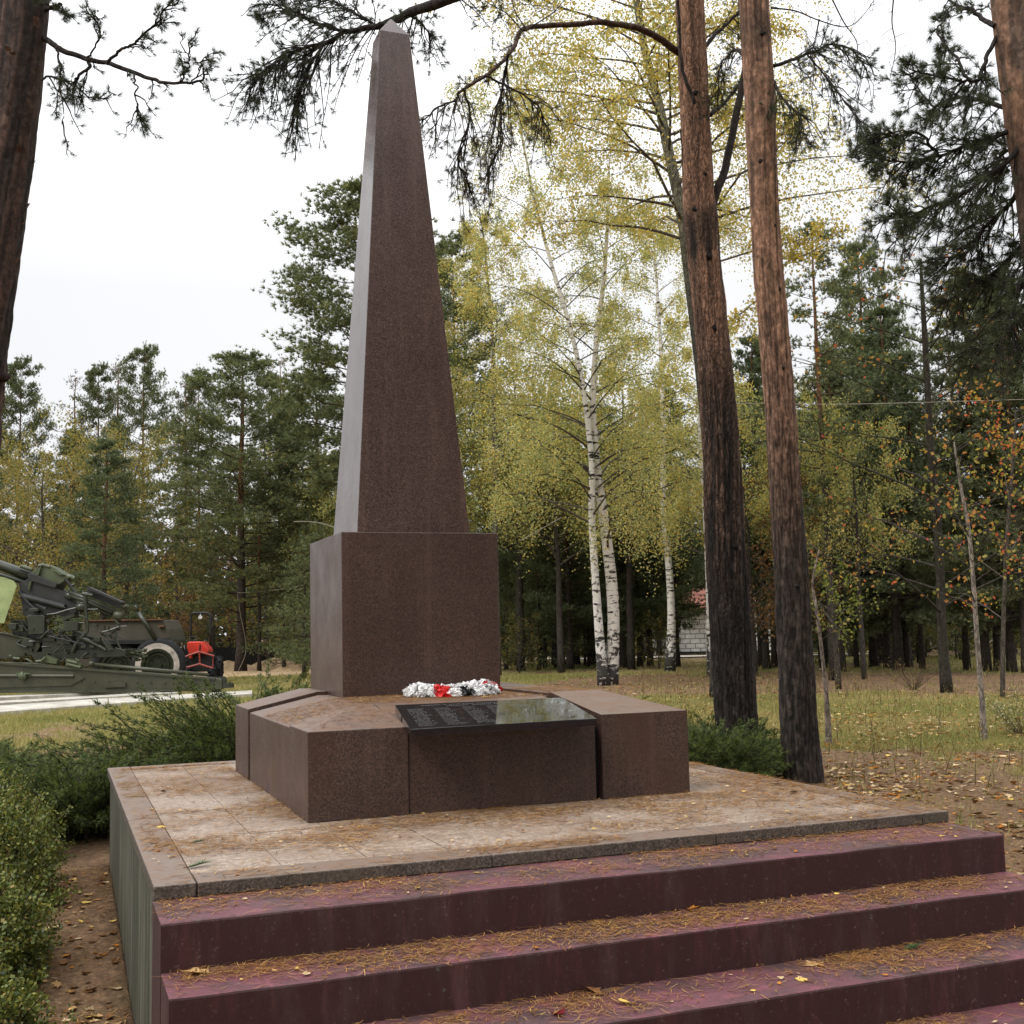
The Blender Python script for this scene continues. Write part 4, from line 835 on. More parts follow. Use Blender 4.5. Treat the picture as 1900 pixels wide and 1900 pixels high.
HL = (.038, .030, .028)
limb(W, N, [(1842, -520), (1700, -440), (1450, -330), (1150, -180), (950, -70), (860, -12), (800, 12), (760, 24), (735, 34)], (dR, 10.4), .075, .034, 31, 12, .40, HG, HL, .4, .72, K=18, nw=.0026)
limb(W, N, [(735, 34), (700, 50), (650, 56), (615, 75), (580, 95), (550, 112)], (10.4, 10.6), .034, .008, 32, 34, .46, HG, HL, .45, .12, K=18, nw=.0026)
limb(W, N, [(650, 56), (600, 48), (560, 30), (520, 12), (490, 5)], (10.5, 10.7), .016, .005, 33, 36, .42, HG, HL, .25, .05, K=18, nw=.0026)
limb(W, N, [(620, 74), (560, 90), (520, 110), (490, 130), (470, 140)], (10.5, 10.3), .016, .005, 34, 44, .42, HG, HL, .55, .05, K=18, nw=.0026)
limb(W, N, [(700, 50), (660, 25), (620, 5), (560, -15)], (10.5, 10.8), .016, .005, 35, 30, .40, HG, HL, .1, .05, K=18, nw=.0026)
limb(W, N, [(600, 85), (575, 125), (560, 160), (550, 190)], (10.5, 10.4), .012, .004, 36, 26, .36, HG, HL, .8, .05, K=18, nw=.0026)
limb(W, N, [(762, 26), (785, 45), (800, 75)], (10.5, 10.6), .010, .004, 37, 12, .34, HG, HL, .3, .05, K=18, nw=.0026)
limb(W, N, [(820, 5), (850, -5), (900, -12), (950, -30)], (10.2, 10.3), .012, .005, 38, 12, .3, HG, HL, .3, .05, K=18, nw=.0026)
LK[0] = .82
for k, (pp_, r_, nt_, tl_) in enumerate([
    ([(1850, 50), (1810, 25), (1770, 5), (1720, -20)], .022, 10, .3), ([(1852, 70), (1830, 115), (1815, 150), (1790, 150), (1740, 140), (1690, 130)], .018, 34, .30),
    ([(1890, 210), (1830, 190), (1780, 180), (1730, 195), (1690, 150)], .020, 34, .34), ([(1895, 225), (1850, 250), (1800, 270), (1740, 290), (1680, 300), (1625, 290)], .022, 60, .36),
    ([(1900, 260), (1860, 310), (1800, 350), (1740, 380), (1690, 400), (1665, 395)], .022, 64, .38), ([(1910, 300), (1880, 370), (1830, 420), (1790, 470), (1740, 480)], .022, 60, .40),
    ([(1930, 380), (1900, 450), (1850, 500), (1800, 540), (1750, 560)], .022, 56, .42), ([(1950, 460), (1920, 540), (1870, 590), (1830, 640), (1790, 650)], .022, 44, .42),
    ([(1955, 400), (1930, 460), (1900, 520), (1880, 580), (1885, 640)], .022, 50, .45), ([(1800, 150), (1770, 100), (1740, 60), (1760, 20)], .012, 18, .25), ([(1740, 290), (1700, 250), (1660, 250), (1620, 270)], .012, 26, .28),
    ([(1930, 300), (1900, 290), (1860, 280), (1840, 330), (1800, 400)], .018, 50, .40)]):
    limb(W, N, pp_, (dR, dR+rs.uniform(-.6, 1.4)), r_, .005, 140+k, nt_, tl_, [(.080, .098, .058), (.100, .118, .066), (.065, .080, .052)], (.034, .028, .025), .35, .12, K=18, tuft=3, nlen=.07, nw=.0034)
LK[0] = 1.0
high_crown(W, N, CR[-1]+np.array([0, 0, .4]), 63)
hero('pine_tree', 'near pine at the right edge, its long limb reaching over the obelisk', mb, bR, W, N, 'pine_bark_flaky')
# ------------------------------------------------------------------ birches, aspen and other broadleaved trees
BY = [(.42, .42, .19), (.50, .46, .20), (.32, .36, .16), (.60, .48, .16), (.25, .30, .13), (.64, .48, .12)]
OLV = [(.24, .22, .08), (.30, .25, .08), (.18, .19, .07), (.34, .25, .08), (.15, .165, .065)]
def stem_px(pts, dep, n=26, dz=None):
    n2 = len(pts); ds = np.full(n2, dep) if dz is None else dep+np.array(dz); A = np.array([at(a, b, d) for (a, b, w_), d in zip(pts, ds)]); r = np.array([w_*.5*d/FPX for (_, _, w_), d in zip(pts, ds)])
    P = spline(A, n); L = np.linspace(0, n2-1, n); return P, np.interp(L, np.arange(n2), r)
def broad_px(name, pts, dep, label, cat, wm='birch_bark', nm='leaves', group=None, bark=(1, 1, 1), **kw):
    S, r = stem_px(pts, dep); base = S[0].copy(); base[2] = float(gz(base[0], base[1]))-.04; S = S-base; S[0][2] = 0
    W, N = broadleaf(stem=S, rad=r, bark=bark, **kw); return plant_tree(name, W, N, base, 0, label, cat, group, wm, nm)
def leafy_limb(name, pts, d, r0, seed, label, size=.075, n=900, pal=None):
    """bough of the aspen that reaches past the pines"""
    rs = R_(seed); A = spline(np.array([at(a, b, d) for a, b in pts]), 20); o = A[0].copy(); W = MB(); N = MB(); W.tube(A-o, np.linspace(r0, .006, 20), 6, (.20, .17, .14), cap=False); Ps = []
    for i in range(26):
        p, _ = stem_at(A, np.ones(20), rs.uniform(.35, 1)); e = nrm(rs.normal(0, 1, 3)+np.array([0, 0, .1]))*rs.uniform(.25, .7); T = p+e*np.linspace(0, 1, 5)[:, None]-np.array([0, 0, .25])*np.linspace(0, 1, 5)[:, None]**2; W.tube(T-o, np.linspace(.006, .002, 5), 3, (.16, .13, .10), cap=False)
        m = n//26; t = rs.uniform(.2, 1.05, m)[:, None]; Ps.append(p+e*t-np.array([0, 0, .25])*t**2+rs.normal(0, .08, (m, 3)))
    leaves(N, np.concatenate(Ps)-o, size, pal or [(.52, .42, .10), (.60, .44, .10), (.40, .38, .12)], rs, .8); return W, N
dB = depth(gp(1122, 1272)); dB2 = depth(gp(1243, 1247)); dA = depth(gp(1330, 1300))
broad_px('birch_tree', [(1121, 1274, 26), (1113, 1190, 17), (1103, 1050, 14), (1098, 950, 13), (1098, 860, 11), (1082, 720, 9), (1056, 600, 8), (1020, 480, 7), (985, 340, 5), (962, 210, 3), (955, 150, 2)], dB,
         'left stem of the twin white birch, forked low behind the monument', 'birch tree', seed=1, nb=46, R=4.7, t0=.28, pal=BY, w=[3, 3, 3, 1.5, 2, .6], nl=92, size=.067, sub=11, droop=1.0)
broad_px('birch_tree', [(1131, 1274, 34), (1138, 1190, 22), (1137, 1110, 22), (1128, 1020, 20), (1117, 940, 18), (1107, 860, 15), (1100, 760, 12), (1105, 650, 10), (1120, 520, 8), (1128, 400, 6), (1130, 300, 4)], dB+.25,
         'right stem of the twin birch, thicker and with a blackened upper part', 'birch tree', seed=2, nb=42, R=4.5, t0=.30, pal=BY, w=[3, 3, 3, 2, 2, 1], nl=92, size=.067, sub=11, droop=1.0, bark=(.9, .88, .85))
broad_px('birch_tree', [(1243, 1248, 22), (1246, 1150, 15), (1241, 1050, 13), (1232, 960, 12), (1230, 860, 10), (1229, 760, 9), (1226, 640, 7), (1218, 520, 5), (1212, 420, 3)], dB2,
         'single white birch between the twin birch and the big pine', 'birch tree', seed=3, nb=38, R=4.6, t0=.28, pal=BY, w=[3, 3, 2, 2, 1, 1.4], nl=92, size=.074, sub=11, droop=.7)
broad_px('birch_tree', [(1318, 1262, 14), (1316, 1150, 11), (1313, 1050, 10), (1308, 950, 9), (1300, 820, 8), (1296, 700, 6), (1294, 600, 4)], 40,
         'slim birch half hidden behind the left side of the big pine', 'birch tree', seed=4, nb=26, R=3.0, t0=.35, pal=BY, w=[2, 3, 2, 3, 1, 2], nl=48, size=.09, sub=9, droop=.6)
broad_px('aspen_tree', [(1336, 1302, 42), (1334, 1200, 32), (1326, 1000, 27), (1312, 800, 22), (1296, 650, 21), (1278, 500, 22), (1266, 400, 21), (1240, 280, 19), (1222, 190, 17), (1198, 100, 14), (1180, 0, 12), (1165, -130, 9), (1160, -260, 5)], dA,
         'tall yellow aspen rising behind the big pine, grey green upper stem', 'aspen tree', wm='far_bark', bark=lerp(np.array([.045, .040, .032]), np.array([.20, .19, .14]), sstep(.30, .55, np.linspace(0, 1, 26))), seed=5, nb=62, R=4.5, t0=.44, pal=BY+[(.50, .38, .06)], w=[2, 3, 1.5, 3, 1.2, 2.5, 2], nl=84, size=.068, sub=13, droop=.6, up0=.55, hang=.9, Rtop=.75)
broad_px('birch_tree', [(925, 1235, 11), (920, 1000, 9), (918, 800, 8), (915, 640, 6), (905, 520, 5), (895, 420, 3)], 46,
         'yellow green birch close to the right edge of the obelisk shaft', 'birch tree', wm='far_bark', bark=(.14, .12, .10), seed=6, nb=40, R=4.2, t0=.26, pal=BY, w=[2, 3, 2, 3, 1, 2], nl=92, size=.076, sub=11, droop=.7)
broad_px('oak_tree', [(1757, 1285, 25), (1748, 1180, 17), (1745, 1080, 16), (1738, 950, 15), (1728, 850, 14), (1722, 740, 12), (1718, 660, 12), (1712, 560, 8), (1708, 480, 5)], depth(gp(1757, 1283)),
         'dark stemmed oak on the right with a few orange and red leaves left', 'oak tree', wm='far_bark', bark=(.045, .040, .030), seed=7, nb=34, R=4.6, t0=.16, pal=[(.24, .20, .06), (.38, .17, .05), (.52, .13, .07), (.15, .16, .05), (.45, .28, .08)], w=[3, 2, 1, 3, 2], nl=5.5, size=.11, sub=9, droop=.15, up0=.5, Rtop=.5, branchcol=(.05, .045, .035))
broad_px('birch_sapling', [(1826, 1378, 13), (1822, 1300, 10), (1814, 1200, 9), (1806, 1080, 8), (1797, 980, 7), (1782, 900, 5), (1770, 820, 3)], depth(gp(1826, 1378)),
         'thin pale sapling standing alone in the grass on the far right', 'sapling', seed=8, nb=16, R=1.2, t0=.40, pal=[(.34, .28, .08), (.45, .20, .07), (.20, .20, .06)], wm='far_bark', nl=4, size=.075, sub=5, droop=.3, bark=(.34, .29, .24), branchcol=(.07, .055, .045), sides=8)
broad_px('birch_sapling', [(1538, 1388, 14), (1534, 1300, 9), (1526, 1220, 7), (1515, 1130, 6), (1508, 1080, 4), (1520, 1020, 3)], depth(gp(1538, 1388)),
         'bare crooked sapling close to the right side of the slim pine', 'sapling', seed=9, nb=12, R=.9, t0=.3, pal=[(.34, .28, .08), (.30, .20, .06)], wm='far_bark', nl=3, size=.06, sub=4, droop=.2, bark=(.26, .21, .17), branchcol=(.07, .055, .045), sides=8)
broad_px('rowan_sapling', [(1860, 1300, 10), (1862, 1150, 8), (1868, 1000, 7), (1880, 850, 5), (1885, 760, 3)], 26,
         'young rowan at the right edge with yellow, orange and red leaves', 'sapling', wm='far_bark', bark=(.09, .075, .06), seed=10, nb=22, R=2.0, t0=.25, pal=[(.40, .34, .07), (.48, .26, .06), (.55, .12, .06), (.22, .22, .06)], nl=8, size=.085, sub=7, droop=.2)
broad_px('hazel_bush', [(1555, 1262, 12), (1550, 1180, 9), (1545, 1120, 7), (1540, 1060, 5)], 31,
         'green leaved young hazel between the slim pine and the oak', 'sapling', wm='far_bark', bark=(.08, .07, .055), seed=11, nb=16, R=1.7, t0=.2, pal=[(.20, .24, .06), (.28, .28, .07), (.14, .18, .05)], nl=10, size=.085, sub=6, droop=.2)
for k_, (pts_, n_) in enumerate([([(1282, 500), (1345, 482), (1400, 465), (1455, 452), (1500, 438), (1542, 405)], 1100), ([(1400, 465), (1450, 480), (1500, 470), (1560, 430)], 320), ([(1282, 560), (1340, 600), (1400, 560), (1440, 520)], 700), ([(1250, 250), (1330, 210), (1400, 230), (1460, 240)], 1100), ([(1215, 120), (1300, 60), (1400, 40), (1480, 60)], 1100)]):
    W, N = leafy_limb('bough', pts_, dA+.2, .03, 300+k_, '', n=n_); asp = [o for o in sc.objects if o.name.startswith('aspen_tree')][0]
    for nm_, mb_, mt_ in (('limb', W, 'far_bark'), ('leaf_spray', N, 'leaves')):
        o = mb_.build(nm_, M[mt_], asp); o.location = Vector(at(*pts_[0], dA+.2))-asp.location
# olive and yellow broadleaved trees among the pines
W, N = None, None
def broad_free(seed, H, R, nb, pal, nl, size, t0=.2, **kw):
    z = np.linspace(0, 1, 12); S = np.c_[(fbm(z*2, z*0, 1, seed)-.5)*.8*z, (fbm(z*2, z*0+5, 1, seed)-.5)*.8*z, z*H]; return broadleaf(seed, S, .16*(1-z)**.8*(H/12)+.02, nb, R, t0, pal, nl=nl, size=size, sides=7, bark=(.06, .05, .042), **kw)
PB = {}
def proto(key, W, N, bark='far_bark', leaf='needles'): PB[key] = (W.mesh('trunk', M[bark], True), N.mesh('crown', M[leaf]))
proto('olive', *broad_free(201, 11, 5.2, 46, OLV, 34, .12, .20, droop=.15, sub=10, up0=.8, Rtop=.7), leaf='leaves')
proto('gold', *broad_free(202, 9, 3.4, 40, [(.40, .38, .15), (.52, .42, .14), (.30, .32, .13), (.22, .27, .11)], 34, .105, .42, droop=.5, sub=9, Rtop=.6), leaf='leaves')
proto('brush', *broad_free(203, 3.2, 1.5, 26, [(.11, .13, .045), (.17, .15, .05), (.08, .10, .04), (.26, .19, .06)], 9, .11, .05, droop=.2, sub=7, Rtop=.7), leaf='leaves')
proto('rust', *broad_free(204, 7, 2.6, 30, [(.22, .11, .05), (.17, .10, .05), (.28, .16, .06), (.12, .09, .045)], 10, .13, .15, droop=.4, sub=7, Rtop=.6), leaf='leaves')
proto('pine_full', *pine(301, 16, .20, .17, 3.9, 74, 12, .18, .034, PG, 'round', .5, 8, 20))
proto('pine_full_b', *pine(302, 15, .19, .13, 3.4, 70, 12, .17, .034, [(.135, .170, .090), (.155, .188, .092), (.105, .135, .078)], 'cone', .5, 6, 18))
proto('pine_tall', *pine(303, 21, .22, .34, 3.6, 72, 12, .20, .038, PG, 'open', .45, 12, 18))
proto('pine_slim', *pine(304, 19, .16, .52, 2.4, 40, 8, .19, .042, PG+PG_DARK, 'open', .5, 22, 9))
proto('pine_slim_b', *pine(305, 18, .15, .34, 2.2, 44, 8, .19, .042, PG_DARK+PG[:2], 'open', .55, 22, 9))
proto('pine_young', *pine(306, 7, .09, .06, 2.0, 46, 9, .15, .032, PG, 'cone', .8, 2, 8))
proto('pine_dark', *pine(307, 15, .17, .10, 3.1, 66, 9, .20, .045, PG_DARK+PG[:1], 'cone', .6, 10, 16))
proto('pine_dead', *pine(308, 17, .13, .35, 1.8, 34, 5, .16, .030, [(.20, .13, .10), (.16, .11, .09), (.12, .11, .07)], 'open', .6, 10, 4))
HGT = {'olive': 13.2, 'gold': 10, 'brush': 3.2, 'rust': 7, 'pine_full': 16.2, 'pine_full_b': 15.2, 'pine_tall': 21.2, 'pine_slim': 19.2, 'pine_slim_b': 18.2, 'pine_young': 7.1, 'pine_dark': 15.2, 'pine_dead': 17}
def stand(key, name, loc, rot, s, label, cat, group=None, sx=None):
    r = empty(name, loc); r.rotation_euler = (0, 0, rot); sx = sx or s; r.scale = (sx, sx, s); tag(r, label, cat, group)
    for nme, me in zip(('trunk', 'crown'), PB[key]): o = bpy.data.objects.new(nme, me); sc.collection.objects.link(o); o.parent = r
    return r
def tree(key, px, dist, top, label, name='pine_tree', cat='pine tree', group=None, sx=None, rot=None, seed=0):
    """tree whose foot is seen at column px, dist metres away, its top at photo row top"""
    p = at(px, 1190, dist); z = float(gz(p[0], p[1])); zt = at(px, top, dist)[2]; s = (zt-z)/HGT[key]; rot = R_(int(px)+seed+500).uniform(0, 6.28) if rot is None else rot
    return stand(key, name, (p[0], p[1], z-.05), rot, s, label, cat, group, (sx or 1)*s)
# left, individually recognisable
tree('pine_full', 447, 60, 640, 'broad green pine whose red lower trunk carries a rope, left of the obelisk', sx=1.22)
tree('pine_tall', 700, 47, 300, 'tall pine directly behind the obelisk, its boughs showing on the left side', sx=1.25)
tree('pine_full_b', 192, 44, 800, 'bluish young pine behind the field gun', sx=1.05)
tree('pine_full', 590, 62, 690, 'pine close behind the left side of the obelisk shaft', sx=1.1)
tree('olive', 80, 58, 790, 'olive yellow spreading tree at the left edge behind the gun', 'broadleaf_tree', 'broadleaf tree')
tree('olive', 235, 62, 745, 'olive yellow tree above the bluish young pine', 'broadleaf_tree', 'broadleaf tree', sx=1.0)
tree('olive', -30, 66, 800, 'olive green tree mostly outside the left edge', 'broadleaf_tree', 'broadleaf tree')
tree('gold', 560, 66, 810, 'small golden tree glimpsed just left of the obelisk', 'broadleaf_tree', 'broadleaf tree')
tree('gold', 640, 60, 880, 'golden tree hidden low behind the obelisk plinth', 'broadleaf_tree', 'broadleaf tree')
tree('gold', 905, 52, 690, 'golden green tree just right of the obelisk foot', 'broadleaf_tree', 'broadleaf tree')
tree('gold', 965, 50, 640, 'yellow green tree between the obelisk and the twin birch', 'broadleaf_tree', 'broadleaf tree', seed=1)
tree('gold', 1040, 47, 720, 'yellow green young tree just left of the twin birch', 'broadleaf_tree', 'broadleaf tree', seed=2)
tree('gold', 1170, 49, 660, 'yellow green tree between the twin birch and the single birch', 'broadleaf_tree', 'broadleaf tree', seed=3)
tree('gold', 1390, 44, 720, 'yellow green tree between the two big pine trunks', 'broadleaf_tree', 'broadleaf tree', sx=.8, seed=4)
tree('olive', 1545, 50, 690, 'olive green tree right of the slim pine, behind the hazel', 'broadleaf_tree', 'broadleaf tree', sx=.7)
tree('olive', 1690, 52, 720, 'olive green tree behind the oak', 'broadleaf_tree', 'broadleaf tree', sx=.8)
tree('rust', 330, 70, 985, 'rusty brown leaved tree behind the red tractor', 'broadleaf_tree', 'broadleaf tree')
tree('rust', 395, 72, 1010, 'rusty bush like tree between tractor and red trunk pine', 'broadleaf_tree', 'broadleaf tree')
tree('pine_slim', 481, 60, 905, 'grey slim pine trunk just right of the roped red trunk', sx=1.2)
tops_left = [(28, 88, 655, 'pine_tall'), (176, 90, 668, 'pine_tall'), (262, 86, 628, 'pine_tall'), (368, 92, 672, 'pine_tall'), (500, 90, 680, 'pine_tall'), (-40, 84, 640, 'pine_tall')]
wl = ['leftmost', 'second from left', 'third from left', 'fourth from left, the highest', 'fifth from left', 'sixth from left', 'seventh from left', 'eighth from left']
for k, (px, d, tp, key) in enumerate(tops_left): tree(key, px, d, tp, 'tall far pine of the skyline row behind the olive trees', group='far pines on the left skyline', sx=.62, seed=k)
for k, (px, tp) in enumerate([(132, 690), (215, 665), (520, 655), (345, 700)]): tree('pine_dead', px, 90, tp, 'thin half bare reddish pine top among the far green pines on the left', group='reddish bare pine tops', sx=1.0, seed=k)
# right, individually recognisable
tree('pine_full', 1628, 50, 420, 'pale green pine with a rounded top to the right of the slim pine', sx=.62)
tree('pine_full_b', 1420, 46, 600, 'green pine seen between the two big pine trunks', sx=.8)
tree('pine_dark', 1560, 42, 640, 'dark pine in front of the wood right of the slim pine', sx=.9)
tree('pine_tall', 850, 60, 420, 'pine whose top shows just right of the obelisk shaft', sx=.8)
tree('gold', 1500, 40, 700, 'golden young tree just right of the slim pine', 'broadleaf_tree', 'broadleaf tree', sx=.7)
tree('gold', 1600, 36, 760, 'yellow green understorey tree left of the oak', 'broadleaf_tree', 'broadleaf tree', sx=.8)
tree('rust', 1400, 40, 880, 'orange brown young tree between the two big pine trunks', 'broadleaf_tree', 'broadleaf tree', sx=.8)
tree('rust', 1480, 37, 900, 'orange brown young tree just right of the slim pine', 'broadleaf_tree', 'broadleaf tree', sx=.7)
# the wood behind the clearing: trunks one can tell apart
rs = R_(501)
rowA = [(1058, 1243), (1062, 1230), (1158, 1240), (1188, 1238), (1207, 1238), (1256, 1238), (955, 1232), (985, 1236), (1412, 1238), (1440, 1240), (1395, 1236), (1460, 1236), (1548, 1262), (1530, 1238), (1590, 1240), (1622, 1238), (1648, 1240), (1668, 1244), (1685, 1238), (1712, 1242), (1795, 1242), (1830, 1246), (1852, 1244), (1878, 1246), (1905, 1248), (1030, 1234), (1100, 1234), (1135, 1232), (1930, 1240)]
GR = 'pines of the dark wood behind the clearing'
for k, (px, by) in enumerate(rowA):
    by = max(by, 1233); p = on_ground(px, by); d = depth(p); H = rs.uniform(11, 14.5); 
    if px < 1300: H = rs.uniform(10, 13)
    key = ['pine_slim', 'pine_slim_b', 'pine_full_b', 'pine_dark'][rs.randint(4)] if px > 1300 else ['pine_full_b', 'pine_dark', 'pine_full_b', 'pine_slim_b'][rs.randint(4)]
    lab = 'slender pine trunk standing in the front row of the dark wood' if px >= 1350 else 'slender pine behind the birches in the middle of the picture'
    stand(key, 'pine_tree', tuple(p), rs.uniform(0, 6.28), H/HGT[key], lab, 'pine tree', 'front row pines of the right wood' if px >= 1350 else 'front row pines behind the birches', H/HGT[key]*rs.uniform(.85, 1.1))
n = 0
for k in range(120):
    d = rs.uniform(52, 112); px = rs.uniform(930, 2000) if k % 4 else rs.uniform(-80, 930)
    if px < 930 and d < 74: d = rs.uniform(76, 112)
    if 1230 < px < 1475 and d < 84: d = rs.uniform(86, 112)
    H = rs.uniform(8.5, 12.5)*(.8+d/240) if px > 930 else rs.uniform(12, 16)
    if 930 < px < 1500: H *= .92
    key = ['pine_dark', 'pine_full_b', 'pine_slim_b', 'pine_dark', 'pine_full'][rs.randint(5)]; p = at(px, 1190, d)
    stand(key, 'pine_tree', (p[0], p[1], float(gz(p[0], p[1]))-.05), rs.uniform(0, 6.28), H/HGT[key], 'pine deep in the wood behind the birches and the right clearing' if px > 930 else 'pine in the dense wood behind the field gun and tractor', 'pine tree', 'deep wood on the right' if px > 930 else 'dense wood on the left', H/HGT[key]*rs.uniform(.8, 1.1))
for k in range(34):
    px = rs.uniform(935, 1950); d = rs.uniform(45, 66)
    if 1235 < px < 1470: continue
    p = at(px, 1190, d); s = rs.uniform(.6, 1.4); stand('brush', 'bush', (p[0], p[1], float(gz(p[0], p[1]))-.05), rs.uniform(0, 6.28), s, 'low bush in the shade at the foot of the dark wood', 'bush', 'undergrowth bushes at the edge of the wood')
for k in range(16):
    px = rs.uniform(-60, 640); d = rs.uniform(67, 78); p = at(px, 1190, d); s = rs.uniform(1.0, 1.9); stand('brush', 'bush', (p[0], p[1], float(gz(p[0], p[1]))-.05), rs.uniform(0, 6.28), s, 'low bush along the wood behind the tractor and gun', 'bush', 'undergrowth bushes behind the gun')
for k in range(34):
    px = rs.uniform(935, 1930) if k % 4 else rs.uniform(520, 930); d = rs.uniform(46, 62)
    if 1225 < px < 1470: continue
    p = at(px, 1190, d); s_ = rs.uniform(.45, .85); stand('pine_young', 'pine_sapling', (p[0], p[1], float(gz(p[0], p[1]))-.05), rs.uniform(0, 6.28), s_, 'young pine low in the shade at the edge of the wood', 'pine tree', 'young pines at the edge of the wood', s_*1.15)
# trees behind the photographer: they shade the steps and show in the polished stone
for k, (x, y, key, s, lab) in enumerate([(-5, -13, 'pine_dark', 1.1, 'a'), (1.5, -14, 'pine_full', 1.15, 'b'), (7, -12, 'pine_dark', 1.1, 'c'), (12, -9, 'pine_tall', 1.0, 'd'), (-10, -17, 'pine_full', 1.2, 'e'), (4, -20, 'pine_dark', 1.3, 'f'), (12, -18, 'pine_dark', 1.3, 'g'), (-3, -21, 'pine_dark', 1.3, 'h'), (17, -12, 'pine_dark', 1.2, 'i'), (-14, -11, 'pine_dark', 1.0, 'j'), (16, -3, 'pine_tall', .9, 'k')]):
    stand(key, 'pine_tree', (x, y, GZ-.2), k*1.3, s, 'dark pine standing behind the photographer, mirrored in the polished granite', 'pine tree', 'pines behind the photographer')
# ------------------------------------------------------------------ shrubs
def juniper(px, d, Hh, Rr, label, seed, n=110, pal=None, group=None, loc=None, upr=.55, K=3, bl=.050, bw=.0075):
    rs = R_(seed); pal = pal or [(.085, .115, .038), (.115, .150, .045), (.145, .180, .052), (.055, .080, .032)]
    p = at(px, 1190, d) if loc is None else np.array([loc[0], loc[1], 0.]); p[2] = float(gz(p[0], p[1]))-.03; W = MB(); N = MB()
    for i in range(n):
        a = rs.uniform(0, 6.28); L = Rr*rs.uniform(.5, 1.1); h = 1.24*Hh*rs.uniform(.45, 1.05)*(1.15-.5*L/Rr); d0 = np.array([math.cos(a), math.sin(a), 0]); st = np.array([rs.normal(0, .18*Rr), rs.normal(0, .18*Rr), 0]); s = np.linspace(0, 1, 7)[:, None]
        P = st+d0*L*s+np.array([0, 0, 1])*h*(s**upr)*(1-.12*s)+rs.normal(0, .02, (7, 3)); W.tube(P, np.linspace(.009, .002, 7), 4, (.06, .045, .035), cap=False); m = 64
        t = rs.uniform(.08, 1.02, m)*6; ii = np.clip(t.astype(int), 0, 5); f = (t-ii)[:, None]; Q = P[ii]*(1-f)+P[ii+1]*f; T = nrm(P[ii+1]-P[ii]); off = rs.normal(0, .06, (m, 3))*(1.15-t/6)[:, None]
        Q = Q+off; Q[:, 2] = np.maximum(Q[:, 2], .03); blades(N, Q, T+off*5, K*2, bl, bw, .38, pal, rs, .25)
    return plant_tree('juniper_shrub', W, N, p, 0, label, 'juniper shrub', group)
juniper(0, 10, .80, 1.0, 'low juniper just behind the broadleaf hedge on the left', 1, 170, loc=(-1.05, 6.9))
juniper(0, 10, .72, 1.1, 'low dark juniper near the left edge behind the hedge', 2, 150, loc=(-1.9, 8.8))
juniper(0, 10, .80, 1.0, 'juniper touching the rear left corner of the platform', 3, 190, loc=(-.15, 6.3))
juniper(0, 10, .82, 1.25, 'wide juniper behind the rear left corner with reaching tips', 4, 220, loc=(.45, 8.2))
juniper(0, 10, 1.42, 1.4, 'tallest juniper left of the obelisk base, feathery green', 5, 320, loc=(1.5, 7.6))
juniper(0, 10, 1.22, 1.2, 'juniper with upright sprays behind the left end of the base', 6, 240, loc=(2.7, 8.9))
juniper(0, 10, 1.15, 1.0, 'juniper whose tips touch the left side of the plinth', 7, 170, loc=(3.3, 8.2))
juniper(0, 10, .62, .9, 'flat juniper by the sunny grass at the left edge', 8, 130, loc=(-1.4, 10.8))
juniper(1368, 13.1, .56, .52, 'dark juniper at the foot of the big pine beside the platform', 9, 170)
juniper(1305, 12.4, .74, .68, 'dark juniper hugging the right rear corner of the platform', 10, 170)
juniper(1335, 13.6, .75, .8, 'juniper between the big pine and the right end of the base', 11, 130)
juniper(985, 15.5, .75, .55, 'small juniper with one spike leaning right behind the base', 12, 40)
juniper(945, 16.5, .62, .5, 'tiny juniper sprig beside the plinth on its right', 13, 26)
juniper(1135, 17.5, .78, .7, 'small juniper in front of the twin birch', 14, 60)
def lowbush(px, d, H, R, label, seed, pal, n=900, size=.035):
    rs = R_(seed); p = at(px, 1190, d); p[2] = float(gz(p[0], p[1]))-.03; W = MB(); N = MB(); Ps = []
    for i in range(60):
        a = rs.uniform(0, 6.28); e = np.array([math.cos(a)*R*rs.uniform(.1, 1), math.sin(a)*R*rs.uniform(.1, 1), H*rs.uniform(.5, 1.05)]); s = np.linspace(0, 1, 6)[:, None]; P = e*s*np.array([1, 1, 1])+rs.normal(0, .03, (6, 3))*s; W.tube(P, np.linspace(.005, .0015, 6), 3, (.10, .065, .045), cap=False)
        m = int(n/60); t = rs.uniform(.3, 1.03, m)[:, None]; Ps.append(e*t+rs.normal(0, .035, (m, 3)))
    leaves(N, np.concatenate(Ps), size, pal, rs, -.2); return plant_tree('spirea_bush', W, N, p, 0, label, 'bush', None, nm='waxy_leaves')
YB = [(.20, .20, .055), (.30, .26, .07), (.38, .30, .10), (.13, .16, .05), (.42, .30, .09)]
lowbush(1195, 16.5, .78, .7, 'yellow green leafy bush behind the right half of the base, left of its neighbour', 1, YB, 2200)
lowbush(1255, 14.8, .85, .75, 'green and yellow bush rising behind the right corner block', 2, YB, 2600)
lowbush(1300, 14.6, .62, .5, 'yellow leaved bush touching the left foot of the big pine', 3, [(.44, .32, .08), (.35, .28, .08), (.2, .2, .06)], 1200)
lowbush(1885, 17.5, .75, .8, 'pale leaved bush at the right edge in the grass', 4, [(.50, .46, .30), (.30, .30, .12), (.16, .20, .07), (.42, .34, .14)], 1500)
lowbush(1690, 30, .9, 1.1, 'thin brown twiggy bush at the foot of the oak', 5, [(.24, .13, .06), (.18, .12, .06)], 260)
